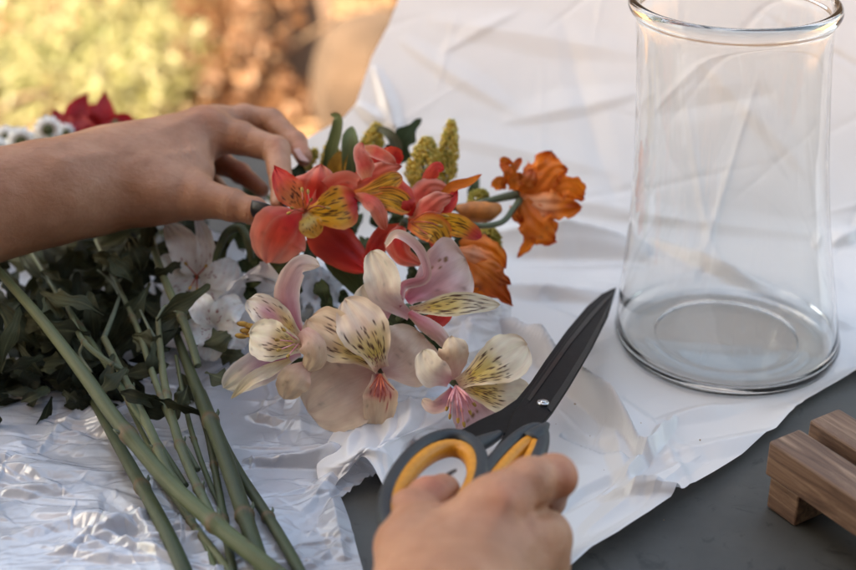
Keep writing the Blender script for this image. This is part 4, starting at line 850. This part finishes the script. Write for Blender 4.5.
# dark leaf mass in the bouquet's heart
rr_ = np.random.default_rng(77); geos = []
for i in range(170):
    x = rr_.uniform(235, 470); y = rr_.uniform(180, 345); th = rr_.uniform(0, 6.28); l = rr_.uniform(14, 30); zz = rr_.uniform(.02, .045)+.03*max(0, 1-abs(y-240)/90)
    if x < 285 and y > 290: continue
    if x > 440 and y > 285: continue
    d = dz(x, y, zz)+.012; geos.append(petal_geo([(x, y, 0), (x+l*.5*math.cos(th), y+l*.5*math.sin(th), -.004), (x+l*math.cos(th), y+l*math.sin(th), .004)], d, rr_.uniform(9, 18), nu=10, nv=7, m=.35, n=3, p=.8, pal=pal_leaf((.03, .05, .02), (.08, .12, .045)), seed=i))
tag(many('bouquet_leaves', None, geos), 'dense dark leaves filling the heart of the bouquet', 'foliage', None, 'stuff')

# ------------------------------------------------------------------ cut stems with their dark leaves
def stem(pts, r0, label, mat='stem', nodes=(), leaves=(), seed=1, stubs=()):
    P = [pz(*p) for p in pts]; o = thing('cut_stem', P[-1], label, 'flower stem', 'cut flower stems')
    d = np.linalg.norm(P[len(P)//2]-CAM)
    mb = MB(); mb.tube(P, [px2m(q*.9, d) for q in r0], 110, 16, nodes=nodes); V = mb.V[0]; C = spline(P, 110); r9 = np.random.default_rng(seed+50)
    base = np.array({'stem': (.085, .112, .052), 'stem_dark': (.046, .064, .028), 'stem_pale': (.13, .158, .085)}[mat]); tt = np.append(np.repeat(np.arange(110)/109, 16), [0, 1]); th = np.append(np.tile(np.arange(16)/16*6.283, 110), [0, 0])
    k = 1+.16*np.sin(tt*9+seed)+.14*np.sin(th*2+tt*5+seed)+.10*np.sin(th*7+tt*3)*np.sin(tt*40+th); col = base*k[:, None]*(1+.35*(1-tt[:, None])*np.array([.6, .1, 0]))
    for q in nodes: col = blend(col, (.16, .085, .045), .75*np.exp(-((tt-q-.006*np.sin(th*2))/.0075)**2))
    for _ in range(7): q = r9.uniform(0, 1); a_ = r9.uniform(0, 6.28); col = blend(col, (.10, .06, .03), .7*np.exp(-((tt-q)/.006)**2-(np.sin((th-a_)/2)/.16)**2))
    mesh('stalk', V, mb.F, M['stalk'], o, True, np.clip(col, 0, 1), np.stack([th/6.283, tt*6], -1))
    for q in nodes:
        p_ = C[int(q*109)]; rq = px2m(np.interp(q, np.linspace(0, 1, len(r0)), r0), d); sd_ = unit(np.cross(P[-1]-P[0], [0, 0, 1.]))*(1 if r9.uniform() < .5 else -1)+np.array([0, 0, .4]); ax_ = unit(P[-1]-P[0])
        MB().tube([p_+sd_*rq*.6, p_+sd_*rq*1.1-ax_*rq*.5, p_+sd_*rq*1.25-ax_*rq*1.1], [rq*.36, rq*.24, rq*.10], 8, 7).build('leaf_scar', M['stem_dark'], o)
    r = np.random.default_rng(seed)
    for (a, b_, c_, w_) in stubs: MB().tube([pz(*a), pz(*b_), pz(*c_)], [px2m(w_, d), px2m(w_*.9, d), px2m(w_*.55, d)], 18, 8).build('side_shoot', M[mat], o)
    g = []
    for (x, y, z, ang, l, w_) in leaves:
        a = R(ang); dd = dz(x, y, z); c = math.cos(a)*l; s = math.sin(a)*l; k = r.uniform(-.3, .3)
        g.append(petal_geo([(x, y, 0), (x+c*.35-s*k*.2, y+s*.35+c*k*.2, -.006), (x+c*.7, y+s*.7, -.005), (x+c, y+s, r.uniform(-.002, .012))], dd, w_, nu=40, nv=17, m=.45, b=.12, n=4, p=.7, cup=r.uniform(-.3, .5), lobes=int(r.integers(2, 4)), roll=r.uniform(-45, 45), ruffle=.12,
                 pal=pal_leaf(tuple(np.array((.04, .054, .03))*r.uniform(.6, 1.6)), tuple(np.array((.10, .125, .078))*r.uniform(.6, 1.8))), seed=int(r.integers(1e6))))
    if g: many('leaves', o, g)
    return o
def rl(n, x0, x1, y0, y1, seed, z=(.008, .055), l=(34, 72), w=(18, 36)):
    r = np.random.default_rng(seed); return [(r.uniform(x0, x1), r.uniform(y0, y1), r.uniform(*z), r.uniform(0, 360), r.uniform(*l), r.uniform(*w)) for _ in range(n)]
stem([(-4, 268, .070), (40, 318, .060), (82, 372, .048), (115, 418, .038), (165, 478, .026), (213, 522, .020), (262, 562, .016), (300, 592, .012)], [5, 6.5, 7.8, 8.2, 8.6, 9, 9.2, 9.5], 'thickest pale green stem crossing over all the others', 'stem', (.47, .72), rl(15, -20, 110, 235, 330, 31), 1)
stem([(92, 400, .012), (104, 420, .012), (128, 462, .012), (156, 512, .012), (176, 552, .010), (196, 600, .008)], [4, 6, 7.4, 8, 8.2, 8.4], 'dark olive stem, leftmost at the bottom', 'stem_dark', (.5,), rl(13, -10, 80, 300, 385, 32, (.006, .03)), 2)
stem([(60, 290, .05), (72, 318, .05), (84, 342, .044), (108, 362, .038), (128, 372, .034)], [2.2, 2.6, 3, 3.2, 2.6], 'thin pale bent stem among the dark leaves at the left', 'stem_pale', (.5, .8), rl(13, 20, 120, 250, 350, 33), 3, [((84, 342, .044), (80, 355, .036), (92, 372, .03), 1.6)])
stem([(104, 338, .040), (118, 366, .034), (134, 398, .026), (152, 434, .020), (168, 470, .016), (190, 500, .012)], [4, 4.6, 5, 5.2, 4.8, 4.2], 'pale straight stem with knots right of the thickest stem', 'stem_pale', (.35, .68), rl(12, 70, 170, 230, 330, 34), 4, [((104, 338, .04), (112, 318, .042), (120, 296, .044), 3), ((120, 296, .044), (112, 282, .046), (98, 270, .05), 2)])
stem([(158, 318, .045), (160, 345, .036), (164, 380, .028), (172, 418, .022), (184, 456, .018), (202, 496, .012), (214, 520, .008)], [3, 3.8, 4.4, 5, 5.2, 5, 4.5], 'pale knotty stem just left of the dark central stem', 'stem_pale', (.4, .62, .8), rl(12, 120, 200, 230, 330, 35), 5, [((160, 345, .036), (150, 330, .04), (140, 310, .044), 2), ((158, 318, .045), (166, 306, .048), (176, 312, .05), 2)])
stem([(172, 322, .034), (182, 350, .030), (200, 396, .024), (216, 434, .022), (232, 478, .018), (246, 520, .014), (262, 566, .012), (276, 600, .010)], [4, 5.5, 7.8, 8.8, 9, 8.8, 8.4, 8], 'dark green stem in the middle of the bundle', 'stem_dark', (.38, .7), [(205, 372, .03, 20, 40, 30), (188, 385, .03, 110, 36, 26), (196, 345, .03, -20, 44, 30), (170, 350, .03, 200, 40, 30), (178, 372, .02, 60, 34, 24), (212, 352, .02, 10, 34, 26)], 6)
stem([(202, 392, .016), (222, 440, .012), (240, 474, .012), (262, 508, .012), (282, 540, .010), (300, 572, .010), (316, 604, .008)], [5, 5.6, 6, 6.4, 6.4, 6.4], 'dark green stem, rightmost at the bottom', 'stem_dark', (.55,), (), 7)
stem([(152, 470, .008), (176, 500, .008), (200, 534, .008), (222, 562, .008), (240, 590, .007)], [3.4, 4.4, 4.6, 4.6, 4.6], 'thin pale stem lying under the thickest stem', 'stem_pale', (.4,), (), 8)
stem([(196, 398, .016), (208, 436, .014), (216, 476, .012), (224, 520, .010), (232, 566, .008), (238, 600, .007)], [3, 3.8, 4.2, 4.8, 5, 5], 'thin dark stem with brown joints between the central stems', 'stem_dark', (.35, .6), (), 9)
stem([(150, 232, .06), (158, 262, .055), (170, 292, .05), (182, 318, .044), (192, 345, .036), (198, 366, .03)], [3.6, 4.4, 4.6, 4.8, 4.6, 4], 'grey green stem running up beside the shaded white bloom', 'stem_pale', (.6,), rl(9, 120, 170, 225, 300, 36), 10)
stem([(128, 404, .010), (144, 436, .010), (166, 476, .010), (186, 512, .009), (206, 545, .008), (222, 590, .007)], [2.6, 3, 3.2, 3.2, 3.4, 3.6], 'slender stem beside the thickest stem, half hidden by it', 'stem', (.3, .7), (), 12)
stem([(30, 250, .05), (62, 300, .045), (98, 352, .036), (130, 402, .026), (160, 446, .016), (186, 486, .010)], [2.6, 3.2, 3.6, 3.8, 3.6, 3.2], 'slim green stem running alongside and above the thickest stem', 'stem', (.3, .6), rl(8, 10, 120, 235, 340, 41), 14)
stem([(96, 240, .05), (116, 282, .046), (138, 330, .038), (152, 372, .030), (172, 424, .020), (198, 470, .012)], [2.4, 3, 3.4, 3.6, 3.6, 3], 'slim pale stem climbing through the middle of the dark leaves', 'stem_pale', (.35, .7), rl(8, 80, 160, 230, 330, 42), 15)
stem([(176, 356, .03), (184, 400, .022), (194, 440, .014), (210, 484, .010), (226, 516, .008)], [2.2, 2.6, 3, 3, 2.6], 'thin green twig in front of the dark middle stem', 'stem', (.5,), (), 16)
stem([(252, 262, .055), (248, 242, .066), (240, 228, .072), (228, 232, .07), (220, 246, .064), (214, 262, .055)], [4, 4.6, 4.8, 4.8, 4.4, 3.6], 'brownish stem bent over in a tight arch beside the thumb', 'stem', (), (), 11)
# shaded undergrowth of leaves at the left
geos = []
for i in range(210):
    x = rr_.uniform(-40, 225); y = rr_.uniform(205, 404); 
    if y > 330 and x > 165: continue
    th = rr_.uniform(0, 6.28); l = rr_.uniform(28, 60); zz = rr_.uniform(.004, .034); dd = dz(x, y, zz)
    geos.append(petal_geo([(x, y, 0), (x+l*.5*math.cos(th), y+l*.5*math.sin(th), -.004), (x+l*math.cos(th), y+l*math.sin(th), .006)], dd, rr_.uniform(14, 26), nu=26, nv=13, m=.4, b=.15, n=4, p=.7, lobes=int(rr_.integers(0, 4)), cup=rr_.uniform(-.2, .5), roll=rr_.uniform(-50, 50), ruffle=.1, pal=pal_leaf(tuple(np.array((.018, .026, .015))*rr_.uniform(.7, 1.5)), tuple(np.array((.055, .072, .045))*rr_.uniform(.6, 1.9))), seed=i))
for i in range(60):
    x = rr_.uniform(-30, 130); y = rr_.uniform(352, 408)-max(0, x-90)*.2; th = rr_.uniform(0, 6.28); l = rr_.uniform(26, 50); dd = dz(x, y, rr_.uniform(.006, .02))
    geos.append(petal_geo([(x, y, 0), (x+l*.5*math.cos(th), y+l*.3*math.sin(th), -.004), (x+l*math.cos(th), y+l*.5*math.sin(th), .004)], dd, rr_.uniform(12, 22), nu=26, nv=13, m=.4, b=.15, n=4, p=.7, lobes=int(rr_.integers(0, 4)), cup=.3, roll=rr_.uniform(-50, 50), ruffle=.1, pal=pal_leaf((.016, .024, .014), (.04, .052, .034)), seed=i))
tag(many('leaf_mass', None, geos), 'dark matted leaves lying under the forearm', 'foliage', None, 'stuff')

cr_ = MB()
for x, y in ((556, 424), (581, 446), (641, 423), (575, 404), (642, 500), (604, 470), (232, 414), (590, 436), (664, 520), (700, 440), (536, 452), (620, 530), (486, 350), (560, 480)):
    q = pz(x, y, .0062); l_ = rr_.uniform(.0003, .0008); cr_.ball(q, (l_, l_*.6, l_*.4), 6, 4, rr_.normal(size=3))
tag(cr_.build('pollen_crumbs', M['anther']), 'tiny brown pollen crumbs scattered on the white sheet', 'crumbs', None, 'stuff')

# ------------------------------------------------------------------ rose and daisies beyond the arm
rose = thing('rose', pz(95, 130, .03), 'red rose with pointed petals behind the forearm', 'flower')
pr_ = lambda t, s, r: blend(lerp_cols(t, [(0, (.16, .002, .004)), (.6, (.36, .004, .009)), (1, (.30, .003, .009))]), (.42, .01, .012), np.abs(s)**4*.4)
for i, (P, W, cu) in enumerate((([(92, 150, 0), (84, 130, -.002), (78, 112, 0), (88, 92, .01)], 44, .3), ([(98, 150, .004), (100, 130, 0), (104, 112, .002), (104, 90, .012)], 40, .25), ([(104, 150, 0), (116, 134, -.002), (124, 122, 0), (138, 122, .01)], 36, .3),
                     ([(88, 150, -.006), (72, 136, -.01), (62, 124, -.008), (54, 108, 0)], 40, .3), ([(90, 152, -.012), (84, 140, -.016), (82, 128, -.016), (76, 114, -.008)], 46, .3), ([(104, 152, -.012), (106, 140, -.016), (110, 130, -.016), (116, 118, -.008)], 34, .3), ([(80, 150, .012), (84, 130, .01), (90, 116, .012), (96, 104, .02)], 50, .3))):
    petal('petal', rose, P, 1.06, W, pal=pr_, b=.5, m=.35, n=2.0, p=1.05, cup=cu, ruffle=.06, seed=90+i)
MB().tube([pt(98, 150, 1.06), pt(104, 170, 1.03), pt(108, 200, .98)], [.003, .0026, .0024], 10, 8).build('stem', M['stem'], rose)
petal('sepal', rose, [(112, 146, -.012), (114, 132, -.02), (116, 118, -.016)], 1.05, 12, pal=pal_leaf((.10, .12, .06), (.18, .20, .12)), mat='leaf', n=3, p=.8)
M['daisy_eye'] = noisy('daisy_eye', (.03, .035, .012), (.10, .10, .03), 300, .9)
for i, (x, y, w_, lab) in enumerate(((48, 130, 15, 'white daisy with dark centre right beside the red rose'), (21, 142, 16, 'white daisy with dark centre, second from the red rose'), (-1, 152, 15, 'white daisy cut by the left edge of the picture'), (6, 138, 13, 'white daisy peeking up behind its neighbours, second from the left edge'), (66, 133, 10, 'small white daisy touching the red rose just above the forearm'), (34, 138, 8, 'small half open white daisy between the larger ones'))):
    d = 1.0+.01*i; o = thing('daisy', pt(x, y, d), lab, 'flower', 'white daisies behind the forearm')
    for k in range(11):
        th = 2*math.pi*k/11+i; c, s = math.cos(th), math.sin(th)
        petal('petal', o, [(x+c*w_*.2, y+s*w_*.2, 0), (x+c*w_*.6, y+s*w_*.6, -.002), (x+c*w_, y+s*w_, .003)], d, w_*.46, pal=pal_white, nu=10, nv=7, b=.5, m=.4, n=5, seed=k, cup=.2)
    MB().ball(pt(x, y, d-.002), (px2m(w_*.38, d),)*2+(.0025,), 12, 8, CAM-pt(x, y, d)).build('flower_head', M['daisy_eye'], o)
    MB().tube([pt(x, y, d+.002), pt(x+8, y+25, d-.02), pt(x+20, y+60, d-.06)], .0013, 12, 7).build('stem', M['stem'], o)

# ------------------------------------------------------------------ garden beyond the table (out of focus)
def leafy(name, label, cat, blobs, n, size, c1, c2, seed, stems=6, gloss=.35, group=None, trans=.45, parts=('foliage', 'branches')):
    r = np.random.default_rng(seed); base = np.array([np.mean([b[0] for b in blobs]), np.mean([b[1] for b in blobs]), GZ]); o = thing(name, base, label, cat, group)
    V, F, Cl = [], [], []; k = 0; wts = np.array([b[3]*b[4]*b[5] for b in blobs]); wts = wts/wts.sum()
    for i in range(n):
        b = blobs[r.choice(len(blobs), p=wts)]; v = unit(r.normal(size=3)); rad = r.uniform(.45, 1)**.5; c = np.array(b[:3])+v*rad*np.array(b[3:6])
        if c[2] < GZ+.01: c[2] = GZ+.01+r.uniform(0, .03)
        a = unit(r.normal(size=3)+[0, 0, .3]); s = unit(np.cross(a, r.normal(size=3))); L_ = size*r.uniform(.6, 1.3); nn = np.cross(a, s)
        V += [c-a*L_, c+s*L_*.45+nn*L_*.12, c+a*L_, c-s*L_*.45+nn*L_*.12]; F += [[k, k+1, k+2], [k, k+2, k+3]]; k += 4
        q = r.uniform(); cc = np.array(c1)*(1-q)+np.array(c2)*q; Cl += [cc]*4
    m, nt, b, out = newmat(name+'_leaf'); a = N(nt, 'ShaderNodeAttribute', attribute_name='Col'); f = noise(nt, coords(nt), 30, 2); c = mixc(nt, 1.0, a.outputs[0], ramp(nt, f, [(.3, (.8, .8, .8)), (.7, (1, 1, 1))]), 'MULTIPLY')
    nt.links.new(c, b.inputs['Base Color']); b.inputs['Roughness'].default_value = gloss; t = N(nt, 'ShaderNodeBsdfTranslucent'); nt.links.new(c, t.inputs[0]); x = N(nt, 'ShaderNodeMixShader'); x.inputs[0].default_value = trans
    nt.links.new(b.outputs[0], x.inputs[1]); nt.links.new(t.outputs[0], x.inputs[2]); nt.links.new(x.outputs[0], out.inputs[0])
    mesh(parts[0], np.array(V), F, m, o, False, np.array(Cl)); mb = MB()
    for i in range(stems):
        b = blobs[i % len(blobs)]; e = np.array(b[:3])+r.normal(size=3)*.08; s0 = base+np.array([r.normal()*.08+(b[0]-base[0])*.7, r.normal()*.05+(b[1]-base[1])*.7, -.01]); mb.tube([s0, (s0+e)/2+r.normal(size=3)*.03, e], [.014, .009, .004], 10, 7)
    mb.build(parts[1], M['bark'], o)
M['bark'] = noisy('bark', (.09, .055, .035), (.20, .13, .09), 30, .9, .6, .004)
def at(px, py, y):  # point on a pixel ray at world y
    r = ray(px, py); return CAM+r*((y-CAM[1])/r[1])
def blob(px, py, y, rx, ry, rz): p = at(px, py, y); return (*p, rx, ry, rz)
G1, G2 = (.20, .22, .075), (.56, .52, .30)
leafy('garden_bush', 'sunlit yellow green bush, out of focus behind the rose', 'bush', [blob(20, 60, 2.5, .30, .22, .20), blob(70, 30, 2.7, .30, .25, .24), blob(10, 110, 2.2, .25, .2, .18), blob(90, 90, 2.4, .22, .2, .18), blob(-60, 40, 2.6, .3, .25, .3)], 3000, .020, G1, G2, 3, 9)
leafy('garden_bush', 'brighter sunlit bush in the middle, out of focus above the wrist', 'bush', [blob(150, 30, 2.9, .22, .25, .2), blob(165, 80, 2.5, .18, .2, .16), blob(190, 20, 3.1, .16, .2, .18), blob(120, 100, 2.3, .16, .2, .12)], 2300, .022, (.24, .24, .08), (.60, .54, .33), 4, 6)
leafy('dry_shrub', 'dry orange brown shrub, out of focus above the knuckles', 'shrub', [blob(235, 40, 2.8, .14, .2, .22), blob(250, 100, 2.4, .14, .16, .14), blob(215, 90, 2.5, .08, .12, .12), blob(285, 115, 2.3, .1, .12, .1), blob(200, 60, 2.7, .1, .15, .2), blob(262, 10, 2.4, .10, .1, .1)], 1300, .026, (.13, .05, .02), (.44, .24, .14), 5, 12, .5)
# fallen leaves on the ground
r = np.random.default_rng(8); V, F, Cl, k = [], [], [], 0
for i in range(2600):
    c = np.array([r.uniform(-1.8, .9), r.uniform(1.2, 4.2), GZ+r.uniform(.006, .04)]); a = unit(np.append(r.normal(size=2), r.normal()*.35)); s = unit(np.cross(a, [0, 0, 1]+r.normal(size=3)*.4)); L_ = r.uniform(.015, .04)
    V += [c-a*L_, c+s*L_*.5, c+a*L_, c-s*L_*.5]; F += [[k, k+1, k+2], [k, k+2, k+3]]; k += 4; q = r.uniform(); Cl += [np.array((.14, .065, .03))*(1-q)+np.array((.46, .30, .19))*q]*4
mt = petal_mat('dry_leaf', .2, .6); tag(mesh('leaf_litter', np.array(V), F, mt, None, False, np.array(Cl), np.zeros((len(V), 2))), 'dry brown leaves fallen on the ground beyond the table', 'fallen leaves', None, 'stuff')
# stump, post, pot
def lathe_thing(name, label, cat, c, prof_, mat, part, n=40, wob=.03):
    o = thing(name, c, label, cat); th = np.linspace(0, 2*math.pi, n, endpoint=False); P = np.array(prof_); w_ = 1+wob*np.sin(3*th+.5)+wob*.6*np.sin(7*th)
    V = np.stack([P[:, :1]*np.cos(th)*w_, P[:, :1]*np.sin(th)*w_, np.repeat(P[:, 1:], n, 1)], -1).reshape(-1, 3)+np.array(c)
    mesh(part, V, gridfaces(len(P), n, True), mat, o); return o
M['terracotta'] = noisy('terracotta', (.035, .020, .013), (.085, .052, .035), 9, .95, .8, .01)
p0 = at(384, 95, 2.08); o = lathe_thing('garden_stone', 'large tan rounded stone, out of focus left of the raised sheet edge', 'stone', (p0[0], 2.08, GZ), [(.0, -.02), (.11, -.02), (.14, .03), (.158, .10), (.155, .18), (.135, .25), (.10, .29), (.05, .31), (0, .315)], M['terracotta'], 'stone_body', wob=.07)
p1 = at(316, 40, 3.0); o = thing('wooden_post', (p1[0], 3.0, GZ), 'pale pinkish wooden post, out of focus above the fingers', 'post'); bevel(MB().box((p1[0]-.045, 2.95, GZ-.02), (p1[0]+.045, 3.05, GZ+1.1)).build('post_shaft', noisy('pale_post', (.34, .22, .16), (.48, .33, .25), 14, .8, .4, .002, stretch=(1, 1, .1)), o, False), .008)
p2 = at(276, 50, 2.6); o = lathe_thing('tree_stump', 'dark brown stump left of the pale post', 'stump', (p2[0], 2.6, GZ), [(.16, -.01), (.12, .06), (.10, .2), (.095, .42), (.085, .44), (0, .45)], noisy('dark_bark', (.035, .02, .012), (.11, .06, .035), 18, .95, .8, .01, stretch=(1, 1, .3)), 'trunk', wob=.06)
